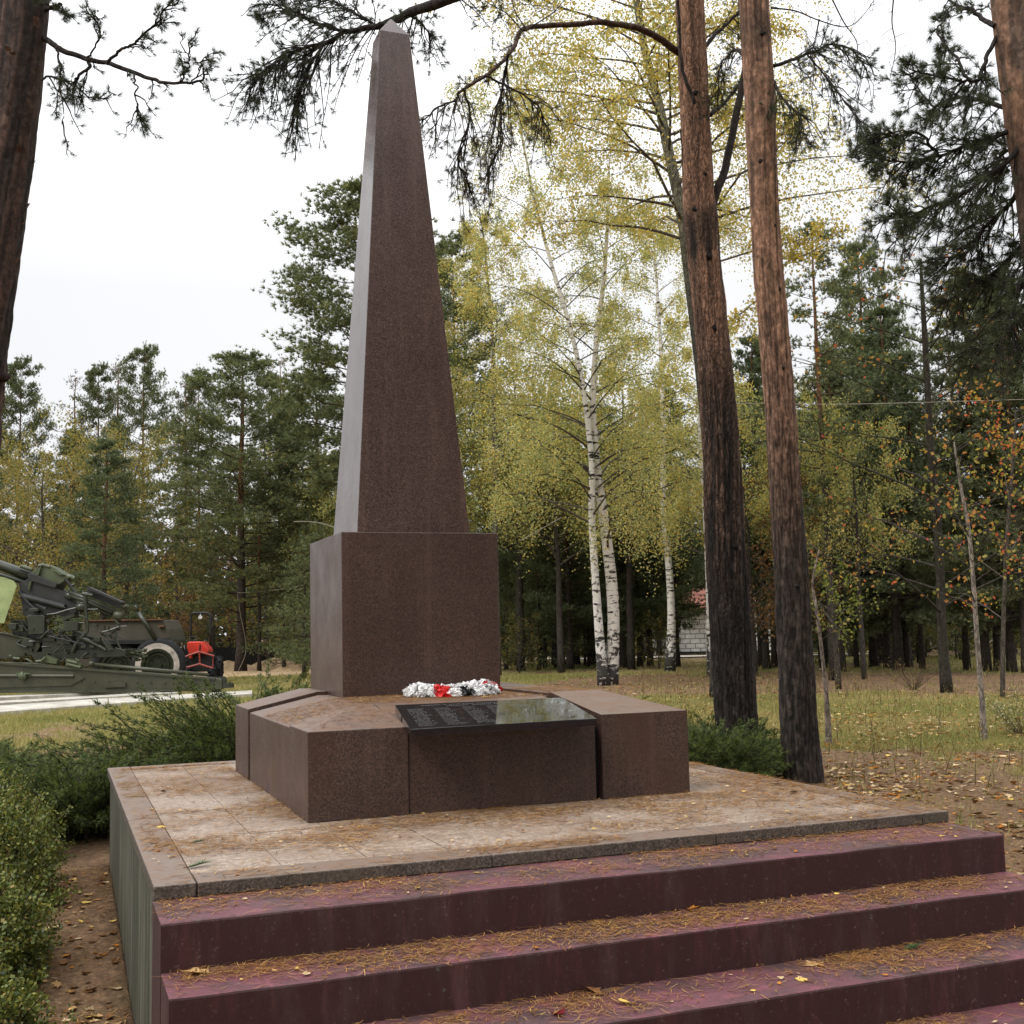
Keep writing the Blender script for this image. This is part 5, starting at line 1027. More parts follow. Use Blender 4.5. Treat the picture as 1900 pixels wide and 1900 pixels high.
def boxhedge(x, y, rx, ry, H, label, seed, n=15000):
    """rounded small leaved evergreen shrub"""
    rs = R_(seed); z0 = float(gz(x, y))-.04; W = MB(); N = MB(); up = np.array([0, 0, 1.]); m = 620
    v = nrm(rs.normal(0, 1, (m, 3))); v[:, 2] = np.abs(v[:, 2])*1.0; rad = (.74+.50*(fbm(v[:, 0]*2+9, v[:, 1]*2+v[:, 2]*2, .4, seed)-.35)+.24*rs.rand(m)**3); tips = v*rad[:, None]*np.array([rx, ry, H])
    for t in tips[::2]: W.tube([(0, 0, 0), t*.5+rs.normal(0, .03, 3), t], [.010, .006, .002], 4, (.07, .05, .035), cap=False)
    k = rs.randint(0, m, n); f = 1-np.abs(rs.normal(0, .20, n))[:, None]; P = tips[k]*f+rs.normal(0, 1, (n, 3))*(.012+.06*(1-f)); P[:, 2] = np.maximum(P[:, 2], .03)
    leaves(N, P, .024, [(.125, .160, .040), (.190, .210, .050), (.080, .110, .032), (.28, .27, .06), (.28, .19, .06)], rs, -.5, .3, [4, 4, 3, 1.6, .6]); return plant_tree('box_shrub', W, N, (x, y, z0), 0, label, 'shrub', None, nm='waxy_leaves')
boxhedge(-.80, 1.0, .52, .75, .62, 'small leaved evergreen shrub nearest the camera at the lower left corner', 1, 26000)
boxhedge(-.80, 2.4, .50, .8, .74, 'small leaved evergreen shrub with reddish tips, second from the camera', 2, 24000)
boxhedge(-.80, 3.8, .56, .8, .80, 'bushy evergreen shrub beside the bare strip along the wall', 3, 22000)
boxhedge(-.84, 5.2, .62, .7, .78, 'evergreen shrub at the far end of the left hedge', 4, 18000)
boxhedge(-1.9, 3.2, .6, .9, .72, 'evergreen shrub at the left edge behind the front row', 5, 14000)
boxhedge(-2.0, 5.4, .7, .9, .72, 'evergreen shrub at the left edge near the junipers', 6, 12000)
# ------------------------------------------------------------------ far mass of the wood
def distant_wood():
    rs = R_(901); mb = MB(); n = 30000; b = np.radians(rs.uniform(-9, 50, n)); d = rs.uniform(98, 124, n); x = CAM[0]+d*np.sin(b); y = CAM[1]+d*np.cos(b)
    top = 7.5+6*fbm(np.degrees(b)*1.0, b*0, 3.0, 4); z = GZ+top*rs.rand(n)**1.1; leaves(mb, np.stack([x, y, z], 1), .8, [(.050, .065, .036), (.075, .085, .040), (.11, .10, .042), (.04, .05, .03)], rs, 0)
    n = 14000; b = np.radians(np.r_[rs.uniform(19, 50, n//2), rs.uniform(-9, 14, n//2)]); d = np.r_[rs.uniform(70, 98, n//2), rs.uniform(80, 98, n//2)]; x = CAM[0]+d*np.sin(b); y = CAM[1]+d*np.cos(b)
    hb = np.degrees(b); ok = ~((hb > 28.3) & (hb < 35.5) & (d < 88)); x, y, d = x[ok], y[ok], d[ok]; z = GZ+2.6*rs.rand(len(x))**1.6*fbm(x, y, 5, 3)*1.6
    leaves(mb, np.stack([x, y, z], 1), .35, [(.075, .085, .035), (.11, .10, .045), (.05, .06, .03), (.16, .10, .045)], rs, 0)
    tag(mb.build('distant_woods', M['leaves']), 'far off wood closing the view behind all trees', kind='stuff')
distant_wood()
# ------------------------------------------------------------------ planes through two ground points, for things drawn side on
class Plane:
    """upright plane in the world; photo points on it become real points, w moves them away from the viewer"""
    def __init__(s, A, B): s.A = np.array(A, float); s.B = np.array(B, float); d = s.B-s.A; d[2] = 0; s.u = nrm(d); s.n = np.array([-s.u[1], s.u[0], 0]); s.n = s.n if s.n @ (s.A-CAM) > 0 else -s.n
    def p(s, a, b, w=0.0):
        d = ray(a, b); t = ((s.A-CAM) @ s.n)/(d @ s.n); return CAM+d*t+s.n*w
    def prism(s, mb, pts, w0, w1, col=(1, 1, 1)):
        P = [s.p(a, b) for a, b in pts]; n = len(P); V = [q+s.n*w0 for q in P]+[q+s.n*w1 for q in P]; mb.ngon(V, [list(range(n)), list(range(n, 2*n))[::-1]]+[[i, i+n, (i+1) % n+n, (i+1) % n] for i in range(n)], col)
    def tube(s, mb, pts, r, w=0.0, n=8, col=(1, 1, 1)):
        ws = np.broadcast_to(np.asarray(w, float), (len(pts),)); mb.tube([s.p(a, b, k) for (a, b), k in zip(pts, ws)], r, n, col)
    def disc(s, mb, a, b, r0, r1, w0, w1, n=28, col=(1, 1, 1)):      # wheel-like ring, axle along the plane's normal
        c = s.p(a, b); th = np.linspace(0, 2*math.pi, n, endpoint=False); ring = lambda r, w_: np.array([c+s.n*w_+s.u*math.cos(t)*r+np.array([0, 0, math.sin(t)*r]) for t in th])
        Vs = [ring(r0, w0), ring(r1, w0), ring(r1, w1), ring(r0, w1)]; V = np.concatenate(Vs); F = []
        for k in range(4):
            for i in range(n): j = (i+1) % n; F.append((k*n+i, k*n+j, ((k+1) % 4)*n+j, ((k+1) % 4)*n+i))
        mb.add(V, F, col)
def rnd_wheel(pl, mb, a, b, R, rin, w, thick, col=(1, 1, 1)):       # rounded tyre
    c = pl.p(a, b, w+thick/2); th = np.linspace(0, 2*math.pi, 41)[:-1]; ps = np.linspace(0, 2*math.pi, 13)[:-1]; hr = (R-rin)/2; V = []
    for t in th:
        e = pl.u*math.cos(t)+np.array([0, 0, math.sin(t)])
        for q in ps: V.append(c+e*(rin+hr+hr*math.copysign(abs(math.cos(q))**.7, math.cos(q)))+pl.n*thick*.5*math.copysign(abs(math.sin(q))**.7, math.sin(q)))
    F = [(i*12+j, i*12+(j+1) % 12, ((i+1) % 40)*12+(j+1) % 12, ((i+1) % 40)*12+j) for i in range(40) for j in range(12)]; mb.add(V, F, col)
def rootat(name, p, label, cat): r = empty(name, (p[0], p[1], float(gz(p[0], p[1])))); return tag(r, label, cat)
def part(root, name, mat, fn, smooth=False, parent=None, bv=0, label=None):
    mb = MB(); fn(mb); o = mb.build(name, M[mat], parent or root, smooth)
    o.matrix_parent_inverse = Matrix.Translation(-root.location) if parent is None else Matrix.Identity(4)
    if bv: bevel(o, bv, 1)
    if label: o['label'] = label
    return o
# ------------------------------------------------------------------ field gun on its concrete pad
A0, B0 = gp(0, 1300), gp(400, 1290); GP = Plane(A0, B0)
gun = rootat('field_gun', GP.p(150, 1280), 'large dark green towed field gun with long trails on a concrete pad', 'field gun')
g = GP
tr = part(gun, 'trail', 'army_olive', lambda m: (g.prism(m, [(-120, 1222), (0, 1228), (60, 1230), (120, 1237), (250, 1247), (400, 1258), (412, 1260), (412, 1279), (400, 1281), (-120, 1285)], 0, .38)), bv=.02, label='near trail beam, riveted box girder')
def trail_detail(m):
    g.prism(m, [(-120, 1242), (135, 1246), (158, 1258), (132, 1272), (-120, 1279)], -.04, -.002); g.tube(m, [(-120, 1253), (30, 1253.5), (138, 1254)], .055, -.05)
    g.prism(m, [(-120, 1226), (0, 1228.5), (120, 1237), (400, 1258), (400, 1261), (120, 1241), (0, 1232), (-120, 1230)], -.07, -.001)
    g.prism(m, [(-120, 1282), (400, 1278), (400, 1282), (-120, 1287)], -.06, -.001); g.prism(m, [(190, 1268), (218, 1265), (234, 1266), (234, 1274), (196, 1276)], -.07, -.002)
    for x in range(20, 400, 26): g.disc(m, x, 1262+x*.018, .0, .022, -.055, -.0, 8)
part(gun, 'trail_plate', 'army_olive', trail_detail)
part(gun, 'jack', 'army_green_pale', lambda m: (g.tube(m, [(39, 1254), (52, 1254)], .11, -.12, 12), g.tube(m, [(34, 1250), (60, 1250)], .03, -.15), g.tube(m, [(46, 1246), (46, 1262)], .04, -.2)), True)
part(gun, 'rammer', 'army_olive', lambda m: (g.tube(m, [(168, 1232), (386, 1252)], .055, -.02, 12), g.tube(m, [(166, 1231.5), (174, 1232.3)], .085, -.02, 12), g.tube(m, [(384, 1251.8), (388, 1252.2)], .03, -.02)), True)
part(gun, 'hitch', 'army_green', lambda m: (g.prism(m, [(396, 1256), (412, 1257), (418, 1268), (430, 1268), (431, 1276), (412, 1278), (398, 1279)], .05, .3), g.tube(m, [(414+5*math.cos(t), 1262+6*math.sin(t)) for t in np.linspace(0, 6.28, 14)], .02, .1), g.prism(m, [(424, 1265), (426, 1265), (426, 1276), (424, 1276)], .0, .1)))
def roller(x): return lambda m: (rnd_wheel(g, m, x, 1283, .17, .06, .05, .22), g.disc(m, x, 1283, 0, .09, .02, .3, 14))
part(gun, 'roller', 'dark_steel', roller(306), True); part(gun, 'roller', 'dark_steel', roller(398), True)
def bracket(m):
    g.prism(m, [(124, 1222), (128, 1222), (150, 1234), (150, 1238), (124, 1235)], -.1, .25); g.tube(m, [(128, 1226), (146, 1230)], .05, -.12); g.tube(m, [(128, 1232), (152, 1238)], .05, -.12); g.tube(m, [(143, 1222), (150, 1226)], .03, -.15)
    g.prism(m, [(84, 1222), (86, 1216), (106, 1224), (104, 1232), (84, 1229)], .0, .2); g.tube(m, [(68, 1227), (78, 1226), (86, 1219)], .04, -.05)
    g.tube(m, [(50, 1222), (58, 1226), (62, 1229)], .03, -.1); g.tube(m, [(18, 1216), (22, 1218)], .04, -.05); g.tube(m, [(26, 1221), (38, 1222)], .04, -.05)
part(gun, 'clamp', 'army_green_pale', bracket)
def far_trail(m):
    g.prism(m, [(-120, 1160), (0, 1176), (62, 1191), (63, 1200), (54, 1216), (0, 1224), (-120, 1224)], .5, .9); g.prism(m, [(-120, 1158), (0, 1174), (62, 1189), (62, 1193), (0, 1178), (-120, 1162)], .42, .5)
part(gun, 'travel_trail', 'army_olive', far_trail, bv=.02)
def carriage(m):
    g.prism(m, [(46, 1212), (90, 1207), (225, 1205), (225, 1219), (150, 1222), (56, 1230)], .45, 1.6); g.prism(m, [(68, 1178), (122, 1180), (124, 1206), (66, 1212)], .5, 1.5)
    g.prism(m, [(0, 1150), (40, 1150), (70, 1185), (70, 1212), (0, 1214)], .9, 1.5); g.prism(m, [(118, 1170), (175, 1188), (185, 1206), (115, 1208)], .8, 1.4)
    for a in ((70, 1182, 93, 1190), (96, 1184, 122, 1196), (58, 1180, 66, 1186), (20, 1160, 34, 1172), (30, 1186, 52, 1200)): g.prism(m, [(a[0], a[1]), (a[2], a[1]), (a[2], a[3]), (a[0], a[3])], .40, .5)
part(gun, 'carriage', 'army_green', carriage, bv=.012)
def cradle(m):
    g.prism(m, [(22, 1082), (44, 1070), (92, 1090), (128, 1108), (136, 1128), (120, 1146), (80, 1138), (60, 1150), (30, 1140)], .55, 1.25)
    g.prism(m, [(40, 1066), (46, 1061), (96, 1082), (92, 1090), (44, 1076)], .45, 1.3)
    g.tube(m, [(28, 1105), (50, 1110), (80, 1118), (110, 1126)], .10, .5, 12); g.tube(m, [(24, 1096), (44, 1120), (60, 1134)], .05, .45)
    g.tube(m, [(108, 1072), (120, 1088), (134, 1110)], .045, .6)
part(gun, 'cradle', 'dark_steel', cradle, bv=.01)
def breech(m):
    g.prism(m, [(46, 1060), (60, 1046), (66, 1044), (84, 1049), (112, 1066), (116, 1070), (92, 1086), (84, 1080), (50, 1068)], .6, 1.2); g.prism(m, [(86, 1056), (98, 1058), (110, 1065), (100, 1066)], .5, .6)
    g.tube(m, [(58, 1048), (66, 1046), (72, 1048), (80, 1050)], .055, .6); g.tube(m, [(108, 1068), (116, 1068), (124, 1072)], .07, .7); g.tube(m, [(118, 1084), (124, 1083)], .05, .7); g.prism(m, [(62, 1052), (66, 1046), (60, 1066), (56, 1066)], .5, .58)
    g.tube(m, [(22, 1048), (44, 1055)], .06, .7, 10); g.tube(m, [(42, 1094), (46, 1078), (52, 1070)], .04, .5)
part(gun, 'breech', 'army_green_pale', breech, bv=.01)
part(gun, 'barrel', 'army_green', lambda m: (g.tube(m, [(-330, 935), (-150, 1000), (0, 1054), (46, 1071)], [.115, .13, .16, .18], .9, 20), g.tube(m, [(-150, 1020), (0, 1070), (46, 1086)], .085, .8, 14), g.disc(m, 44, 1070, 0, .20, .8, 1.0, 16)), True)
part(gun, 'shield', 'army_green_lit', lambda m: (g.prism(m, [(-90, 1060), (0, 1070), (18, 1077), (24, 1086), (2, 1150), (0, 1156), (-90, 1156)], .30, .325)), label='slanting gun shield, light green with the light on it painted in')  # colour brightened to stand for the light the shield faces
def recoil(m):
    for dy, r in ((0, .085), (-5, .05), (7, .07)): g.tube(m, [(120, 1103+dy), (160, 1118+dy), (208, 1138+dy)], r, .45+.01*dy, 12)
    g.tube(m, [(113, 1102), (124, 1108)], .12, .5, 14); g.tube(m, [(134, 1127), (150, 1125)], .14, .42, 12)
    g.prism(m, [(134, 1112), (158, 1112), (158, 1134), (134, 1136)], .4, .6)
part(gun, 'recoil_cylinders', 'army_green', recoil, True)
part(gun, 'cylinder_cap', 'army_olive', lambda m: (g.tube(m, [(204, 1138), (216, 1144), (219, 1146)], [.13, .15, .10], .45, 16), g.disc(m, 227, 1126, 0, .08, .35, .5, 12), g.tube(m, [(214, 1122), (227, 1126)], .03, .45)), True)
part(gun, 'loading_tray', 'dark_steel', lambda m: (g.prism(m, [(149, 1098), (153, 1089), (158, 1089), (220, 1117), (222, 1121), (216, 1130), (150, 1104)], .55, .62), g.prism(m, [(153, 1088), (158, 1088), (221, 1116), (220, 1119), (155, 1092)], .3, .62)))
def linkage(m):
    g.tube(m, [(152, 1100), (151, 1116), (152, 1136), (155, 1160), (155, 1172), (144, 1184), (132, 1198), (126, 1212)], .055, .35, 10); g.tube(m, [(146, 1101), (166, 1104)], .06, .33); g.tube(m, [(80, 1140), (96, 1138), (118, 1131), (136, 1127)], .03, .35)
    g.tube(m, [(207, 1150), (215, 1158), (215, 1163), (196, 1170), (184, 1173), (176, 1170), (171, 1162)], .03, .3); g.tube(m, [(146, 1184), (168, 1195), (190, 1207)], .05, .35); g.tube(m, [(184, 1188), (190, 1196), (197, 1208)], .05, .35); g.tube(m, [(208, 1160), (209, 1186), (213, 1196), (219, 1207)], .03, .35)
    for x, y in ((190, 1180), (172, 1186), (200, 1172), (180, 1164), (166, 1160)): g.prism(m, [(x-5, y-3), (x+6, y-3), (x+7, y+4), (x-4, y+4)], .35, .55)
part(gun, 'linkage', 'army_green', linkage)
for a in ((44, 1141, 77, 1178), (48, 1128, 66, 1136), (112, 1152, 140, 1172), (8, 1156, 24, 1170)):
    part(gun, 'gear_box', 'army_green', lambda m: g.prism(m, [(a[0]+2, a[1]), (a[2]-2, a[1]), (a[2], a[1]+3), (a[2]-1, a[3]-2), (a[0]+3, a[3]), (a[0], a[1]+4)], .25, .5), bv=.015)
part(gun, 'cover_plate', 'army_green', lambda m: g.prism(m, [(108, 1146), (130, 1139), (134, 1142), (112, 1152)], .25, .45))
def clutter(m):
    rs = R_(4)
    for _ in range(34): x, y = rs.uniform(216, 250), rs.uniform(1204, 1228); a, b = rs.uniform(2, 5), rs.uniform(1.5, 4); g.prism(m, [(x, y), (x+a, y+rs.uniform(-1, 1)), (x+a, y+b), (x, y+b)], .8+rs.uniform(0, .4), 1.3)
    g.tube(m, [(214, 1212), (250, 1216)], .05, 1.0)
part(gun, 'tow_bracket', 'army_green_pale', clutter)
def greeble(m):
    rs = R_(14)
    for _ in range(90):
        x, y = rs.uniform(8, 215), rs.uniform(1120, 1222)
        if y < 1118+max(0, x-120)*.4: continue
        if rs.rand() < .5: a, b = rs.uniform(2, 9), rs.uniform(1.5, 6); w_ = rs.uniform(.2, .5); g.prism(m, [(x, y), (x+a, y+a*.12), (x+a, y+b), (x, y+b)], w_, w_+.15)
        else:
            an = rs.choice([.35, 1.2, 2.4, .0]); L = rs.uniform(6, 26); g.tube(m, [(x, y), (x+L*math.cos(an)*.5, y+L*math.sin(an)*.5+rs.uniform(-1, 1)), (x+L*math.cos(an), y+L*math.sin(an))], rs.uniform(.012, .03), rs.uniform(.2, .5), 6)
part(gun, 'fittings', 'army_green', greeble); part(gun, 'hydraulic_hoses', 'dark_steel', lambda m: [g.tube(m, [(30+k*14, 1150+k*5), (40+k*15, 1168+k*4), (56+k*15, 1176+k*3), (70+k*14, 1170+k*5)], .022, .33) for k in range(7)])
# armoured vehicle behind the gun
VP = Plane(A0+GP.n*5.0, B0+GP.n*5.0); v = VP
av = rootat('armoured_car', v.p(270, 1270), 'brown green armoured car behind the gun, one wheel with a chipped white ring', 'armoured car')
part(av, 'hull', 'army_brown', lambda m: (v.prism(m, [(150, 1152), (214, 1149), (300, 1150), (308, 1168), (313, 1188), (150, 1190)], .2, 2.4), v.prism(m, [(120, 1190), (255, 1190), (262, 1205), (250, 1235), (120, 1240)], .9, 2.2)), bv=.02)
part(av, 'hull_shadow', 'dark_steel', lambda m: (v.prism(m, [(150, 1189), (315, 1187), (316, 1190), (300, 1194), (150, 1196)], -.05, 2.3), v.prism(m, [(296, 1185), (313, 1183), (315, 1190), (296, 1191)], -.1, .3)))  # dark strip painting the shadow along the bottom of the hull
part(av, 'hull_rail', 'rusty', lambda m: (v.prism(m, [(150, 1150.5), (300, 1148.5), (300, 1150.5), (150, 1152.5)], .1, .3), v.prism(m, [(292, 1161), (303, 1160), (303, 1163), (293, 1164)], .05, .2)))
part(av, 'raised_lever', 'army_green', lambda m: (v.tube(m, [(258, 1136), (272, 1158), (290, 1187)], .07, -.1, 10), v.tube(m, [(258, 1136), (254, 1124), (250, 1124), (249, 1127)], .05, -.1, 8)), True)
def wheel(x, y, R, w, ring):
    t_ = part(av, 'wheel', 'tyre', lambda m: (rnd_wheel(v, m, x, y, R, R*.60, w, .34), [v.tube(m, [(x+math.cos(t)*R*.985*FPX/44, y-math.sin(t)*R*.985*FPX/44)]*2, .0) for t in ()]), True, label='big tyre with chipped white painted ring' if ring else None)
    if ring: part(av, 'ring', 'white_ring', lambda m: v.disc(m, x, y, R*.60, R*.80, w-.012, w+.02, 40), parent=t_)
    part(av, 'rim', 'army_green', lambda m: (v.disc(m, x, y, 0, R*.60, w+.07, w+.14, 30), v.disc(m, x, y, R*.50, R*.61, w-.0, w+.12, 30), v.disc(m, x, y, 0, R*.16, w-.05, w+.1, 16), [v.disc(m, x+math.cos(t)*R*.32*FPX/44, y+math.sin(t)*R*.32*FPX/44, 0, .03, w+.03, w+.08, 8) for t in np.arange(8)*.785], v.disc(m, x, y, R*.36, R*.42, w+.03, w+.09, 24)), parent=t_)
wheel(294, 1234, .94, -.15, True); wheel(214, 1238, .90, .1, False)
# ------------------------------------------------------------------ concrete pad
pad = rootat('concrete_pad', gp(200, 1310), 'pale concrete beams laid in strips under the field gun', 'concrete pad')
def slabstrip(name, pts, h, mat='pale_concrete'):
    P = [gp(a, b) for a, b in pts]; mb = MB(); zt = GZ+h; mb.hexa([(p[0], p[1], GZ-.25) for p in P]+[(p[0], p[1], zt) for p in P]); o = mb.build(name, M[mat], pad); o.matrix_parent_inverse = Matrix.Translation(-pad.location); bevel(o, .01); return o
slabstrip('beam', [(-140, 1339), (200, 1313), (200, 1302), (-140, 1326)], .10); slabstrip('beam', [(201.5, 1312.9), (468, 1293), (468, 1287), (201.5, 1301.9)], .10)
slabstrip('beam', [(-140, 1322), (330, 1293), (330, 1290), (-140, 1317)], .13); slabstrip('beam', [(-140, 1312), (300, 1288), (300, 1286), (-140, 1308)], .16)
# ------------------------------------------------------------------ red tractor
TA = at(320, 1190, 45.0); TB = at(420, 1190, 45.2); TP = Plane(TA, TB); t = TP
tb = t.p(372, 1265); trc = rootat('tractor', tb, 'small red tractor with roll bar and red hitch frame, seen from the front', 'tractor')
part(trc, 'roll_bar', 'dark_steel', lambda m: t.tube(m, [(345, 1200), (345.5, 1160), (345.5, 1144), (347.5, 1138.5), (352, 1136.5), (375, 1136.5), (380.5, 1138.5), (382.5, 1144), (382.5, 1170), (382.5, 1200)], .05, 1.1, 10), True)
part(trc, 'work_lamp', 'lamp_glass', lambda m: (t.disc(m, 363.5, 1144.5, 0, .075, 1.0, 1.06, 16), t.tube(m, [(363.5, 1137), (363.5, 1141)], .015, 1.08)))
hd = part(trc, 'hood', 'red_paint', lambda m: (t.prism(m, [(349, 1193), (351, 1190.5), (373, 1190.5), (377, 1191.5), (386, 1202), (388, 1206), (388, 1211), (376, 1213), (352, 1213), (348, 1201)], -.2, 1.0), t.prism(m, [(351, 1212), (358, 1212), (357, 1222), (352, 1222)], -.2, .3)), bv=.03)
part(trc, 'grille', 'dark_steel', lambda m: (t.prism(m, [(347, 1214), (392, 1213), (394, 1246), (350, 1247)], .0, .9), t.prism(m, [(340, 1196), (348, 1194), (349, 1214), (341, 1214)], .3, .9)))
part(trc, 'hitch_frame', 'red_faded', lambda m: (t.tube(m, [(346, 1219), (359, 1214), (373, 1209), (388, 1213), (401, 1217)], .042, -.5, 6), t.tube(m, [(344, 1238), (358, 1236), (374, 1231.5), (388, 1236), (398, 1239)], .042, -.5, 6), t.tube(m, [(373.5, 1209), (375, 1232)], .03, -.5, 6), t.tube(m, [(347, 1219), (346, 1238)], .02, -.45, 5), t.tube(m, [(399, 1218), (398, 1239)], .02, -.45, 5)), label='dull red chevron bars of the hitch frame')
part(trc, 'mast', 'dark_steel', lambda m: t.tube(m, [(375, 1196), (374, 1210)], .035, -.45, 6))
part(trc, 'steering_wheel', 'dark_steel', lambda m: (t.tube(m, [(333, 1196), (333, 1188), (337, 1183), (346, 1181.5), (356, 1182), (360, 1185)], .022, .9, 8), t.tube(m, [(346, 1182), (348, 1196)], .02, .9)), True)
part(trc, 'seat', 'tyre', lambda m: t.prism(m, [(338, 1198), (341, 1188), (352, 1187), (354, 1200)], 1.0, 1.5), bv=.05)
def twheel(x, R, w, thick=.28):
    def f(m):
        c = t.p(x, 1265-R*FPX/45.0); ax_ = t.u; th = np.linspace(0, 2*math.pi, 29)[:-1]; ps = np.linspace(0, 2*math.pi, 9)[:-1]; V = []
        for a in th:
            e = t.n*math.cos(a)+np.array([0, 0, math.sin(a)])
            for q in ps: V.append(c+t.n*w+e*(R*.72+R*.28*math.cos(q))+ax_*thick*.5*math.sin(q))
        m.add(V, [(i*8+j, i*8+(j+1) % 8, ((i+1) % 28)*8+(j+1) % 8, ((i+1) % 28)*8+j) for i in range(28) for j in range(8)])
        for k, a in enumerate(np.linspace(0, 6.283, 19)[:-1]):           # lugs
            e = t.n*math.cos(a)+np.array([0, 0, math.sin(a)]); s_ = 1 if k % 2 else -1; m.tube([c+t.n*w+e*R*1.0, c+t.n*w+e*R*.97+ax_*s_*thick*.5], .03, 4)
    return f
for x, R, w in ((399, .47, 1.0), (340, .47, 1.0), (394, .30, -.05), (350, .30, -.05)): part(trc, 'wheel', 'tyre', twheel(x, R, w), True)
part(trc, 'mirror', 'white_ribbon', lambda m: (t.prism(m, [(337, 1198), (342, 1197), (342, 1204), (338, 1205)], .5, .55), t.prism(m, [(328, 1201), (333, 1200), (333, 1202)], .5, .53)))
# ------------------------------------------------------------------ sand heaps, fence, ropes, houses
def heap(px, d, R, H, label, seed, name='sand_heap', mat='sand', sx=1.6):
    p = at(px, 1190, d); rs = R_(seed); n = 26; mb = MB(); V = []; F = []
    for i in range(n):
        for j in range(n):
            u, w_ = (i/(n-1)*2-1), (j/(n-1)*2-1); rr_ = math.hypot(u, w_); h = max(0, 1-rr_)**.9*H*(0.75+.6*float(fbm(u*2+seed, w_*2, .7, seed)))+.05*float(fbm(u*9, w_*9, 1, 3))*(rr_ < 1)-.06; x = p[0]+u*R*sx; y = p[1]+w_*R; V.append((x, y, float(gz(x, y))+h))
    for i in range(n-1):
        for j in range(n-1): F.append((i*n+j, (i+1)*n+j, (i+1)*n+j+1, i*n+j+1))
    mb.add(V, F); o = settle(mb.build(name, M[mat], smooth=True), (p[0], p[1], float(gz(p[0], p[1])))); return tag(o, label, 'heap', 'sand heaps at the foot of the wood' if mat == 'sand' else None)
heap(512, 63, 1.2, .70, 'highest heap of yellow sand between the roped pine and the obelisk', 1); heap(425, 62, 1.2, .50, 'low sand heap between the tractor and the roped pine', 2); heap(562, 60, 1.1, .50, 'low sand heap against the left edge of the plinth', 3)

fa, fb_ = at(300, 1190, 72), at(720, 1190, 70); FP = Plane(fa, fb_); fn = rootat('board_fence', FP.p(500, 1225), 'low dark board fence at the foot of the left wood', 'fence')
FP.u; nb_ = 90
def boards(m):
    rs = R_(6); L = np.linalg.norm((fb_-fa)[:2])
    for i in range(nb_):
        a = fa+FP.u*(L*i/nb_); b = fa+FP.u*(L*(i+.9)/nb_); h = 1.25+rs.uniform(-.05, .05); z0 = GZ-.1; nn = FP.n*.03
        m.hexa([(*a[:2], z0), (*b[:2], z0), (*(b+nn)[:2], z0), (*(a+nn)[:2], z0), (*a[:2], z0+h), (*b[:2], z0+h), (*(b+nn)[:2], z0+h), (*(a+nn)[:2], z0+h)])
part(fn, 'boards', 'dark_wood', boards)
for k in range(7):
    a = fa+(fb_-fa)*k/6+FP.n*.1; part(fn, 'post', 'dark_wood', lambda m: m.box((a[0]-.06, a[1]-.06, GZ-.1), (a[0]+.06, a[1]+.06, GZ+1.3)))
def ropeline(name, pts, r, label, cat='rope', mat='rope'):
    mb = MB(); mb.tube(spline(np.array([at(a, b, d) for a, b, d in pts]), 60), r, 6); o = mb.build(name, M[mat], smooth=True); p = at(*pts[0]); settle(o, p); return tag(o, label, cat)
ropeline('rope', [(441, 1100, 59.6), (480, 1098, 59), (530, 1092, 58), (575, 1083, 57), (640, 1068, 56), (700, 1050, 55)], .017, 'rope stretched from the red pine trunk towards the obelisk')
ropeline('rope', [(440, 1100, 59.5), (446, 1140, 59.5), (455, 1185, 59.5), (455, 1215, 59.5), (442, 1245, 59.5)], .016, 'rope end hanging down beside the red pine trunk')
ropeline('cable', [(1300, 748, 27), (1420, 749, 26), (1560, 750, 24.5), (1700, 747, 23), (1900, 741, 21), (2050, 735, 20)], .006, 'pale cable crossing the trees right of the big pine', 'cable')
ropeline('cable', [(966, 1003, 34), (1000, 984, 34), (1042, 960, 34)], .010, 'short slanting cord between plinth and twin birch', 'cable')
for k, (L_, lab) in enumerate([([(545, 968, 50), (575, 968, 50), (600, 972, 49.8), (622, 979, 49.6)], 'bare whitish branch poking out left of the plinth top')]):
    ropeline('dead_branch', L_, .022, lab, 'branch', 'rope')
HA, HB_ = at(1255, 1190, 71), at(1455, 1190, 72.5); HP = Plane(HA, HB_); h = HP
hs_ = rootat('block_house', h.p(1350, 1215), 'unfinished house of pale blocks with a red tiled hip roof, between the big pines', 'house')
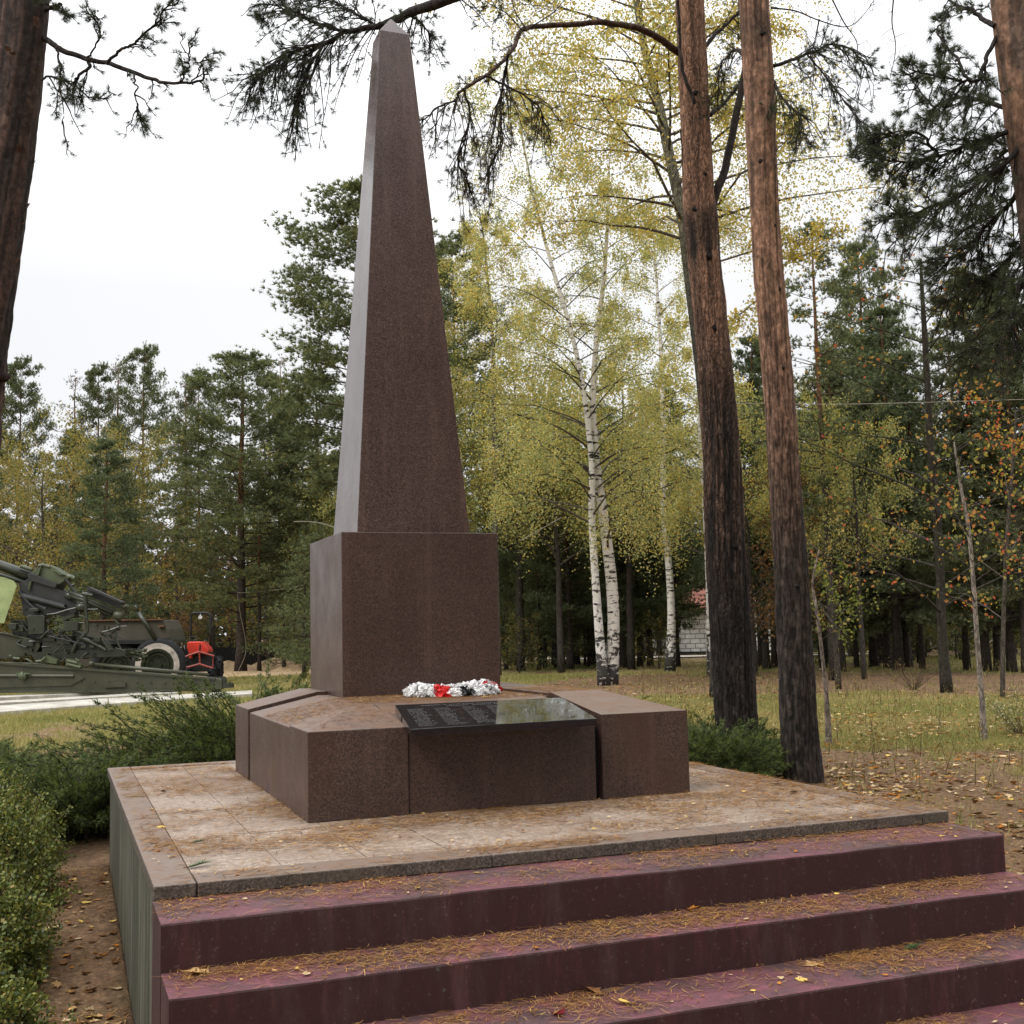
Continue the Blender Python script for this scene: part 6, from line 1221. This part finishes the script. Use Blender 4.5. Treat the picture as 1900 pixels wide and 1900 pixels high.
part(hs_, 'wall', 'block_wall', lambda m: h.prism(m, [(1262, 1124), (1452, 1120), (1452, 1206), (1262, 1210)], 0, 7))
part(hs_, 'plinth', 'pale_concrete', lambda m: h.prism(m, [(1263, 1211), (1451, 1207), (1451, 1225), (1263, 1226)], .1, 6.9)); part(hs_, 'sill_band', 'dark_wood', lambda m: h.prism(m, [(1258, 1209.5), (1454, 1205.5), (1454, 1207.5), (1258, 1211.8)], -.08, .0))
def roof(m):
    a, b = h.p(1248, 1126, -.7), h.p(1464, 1121, -.7); c, d = b+h.n*8.4, a+h.n*8.4; e = h.p(1318, 1078, 3.5); f = h.p(1395, 1078, 3.5); e[2] = f[2] = a[2]+1.25
    c[2] = b[2]; d[2] = a[2]; m.ngon([a, b, c, d, e, f], [[0, 1, 5, 4], [1, 2, 5], [2, 3, 4, 5], [3, 0, 4], [3, 2, 1, 0]])
part(hs_, 'roof', 'roof_tiles', roof)
part(hs_, 'porch_roof', 'roof_tiles', lambda m: (lambda A, B: m.hexa([A, B, B+h.n*1.6+np.array([0, 0, .5]), A+h.n*1.6+np.array([0, 0, .5]), A+np.array([0, 0, .08]), B+np.array([0, 0, .08]), B+h.n*1.6+np.array([0, 0, .58]), A+h.n*1.6+np.array([0, 0, .58])]))(h.p(1263, 1134, -1.7), h.p(1304, 1131, -1.7)))
H2 = Plane(at(1700, 1190, 76), at(1900, 1190, 76.5)); k2 = rootat('pale_house', H2.p(1800, 1212), 'pale pinkish block building glimpsed between trunks on the far right', 'house')
part(k2, 'wall', 'pale_block_wall', lambda m: H2.prism(m, [(1712, 1150), (1886, 1146), (1886, 1206), (1712, 1211)], 0, 6)); part(k2, 'roof', 'dark_wood', lambda m: H2.prism(m, [(1702, 1146), (1896, 1141), (1896, 1146), (1702, 1151)], -.4, 6.4))
part(k2, 'window', 'pale_paint', lambda m: (H2.prism(m, [(1784, 1165), (1796, 1165), (1796, 1180), (1784, 1180)], -.03, -.003), H2.prism(m, [(1850, 1163), (1862, 1163), (1862, 1178), (1850, 1178)], -.03, -.003)))
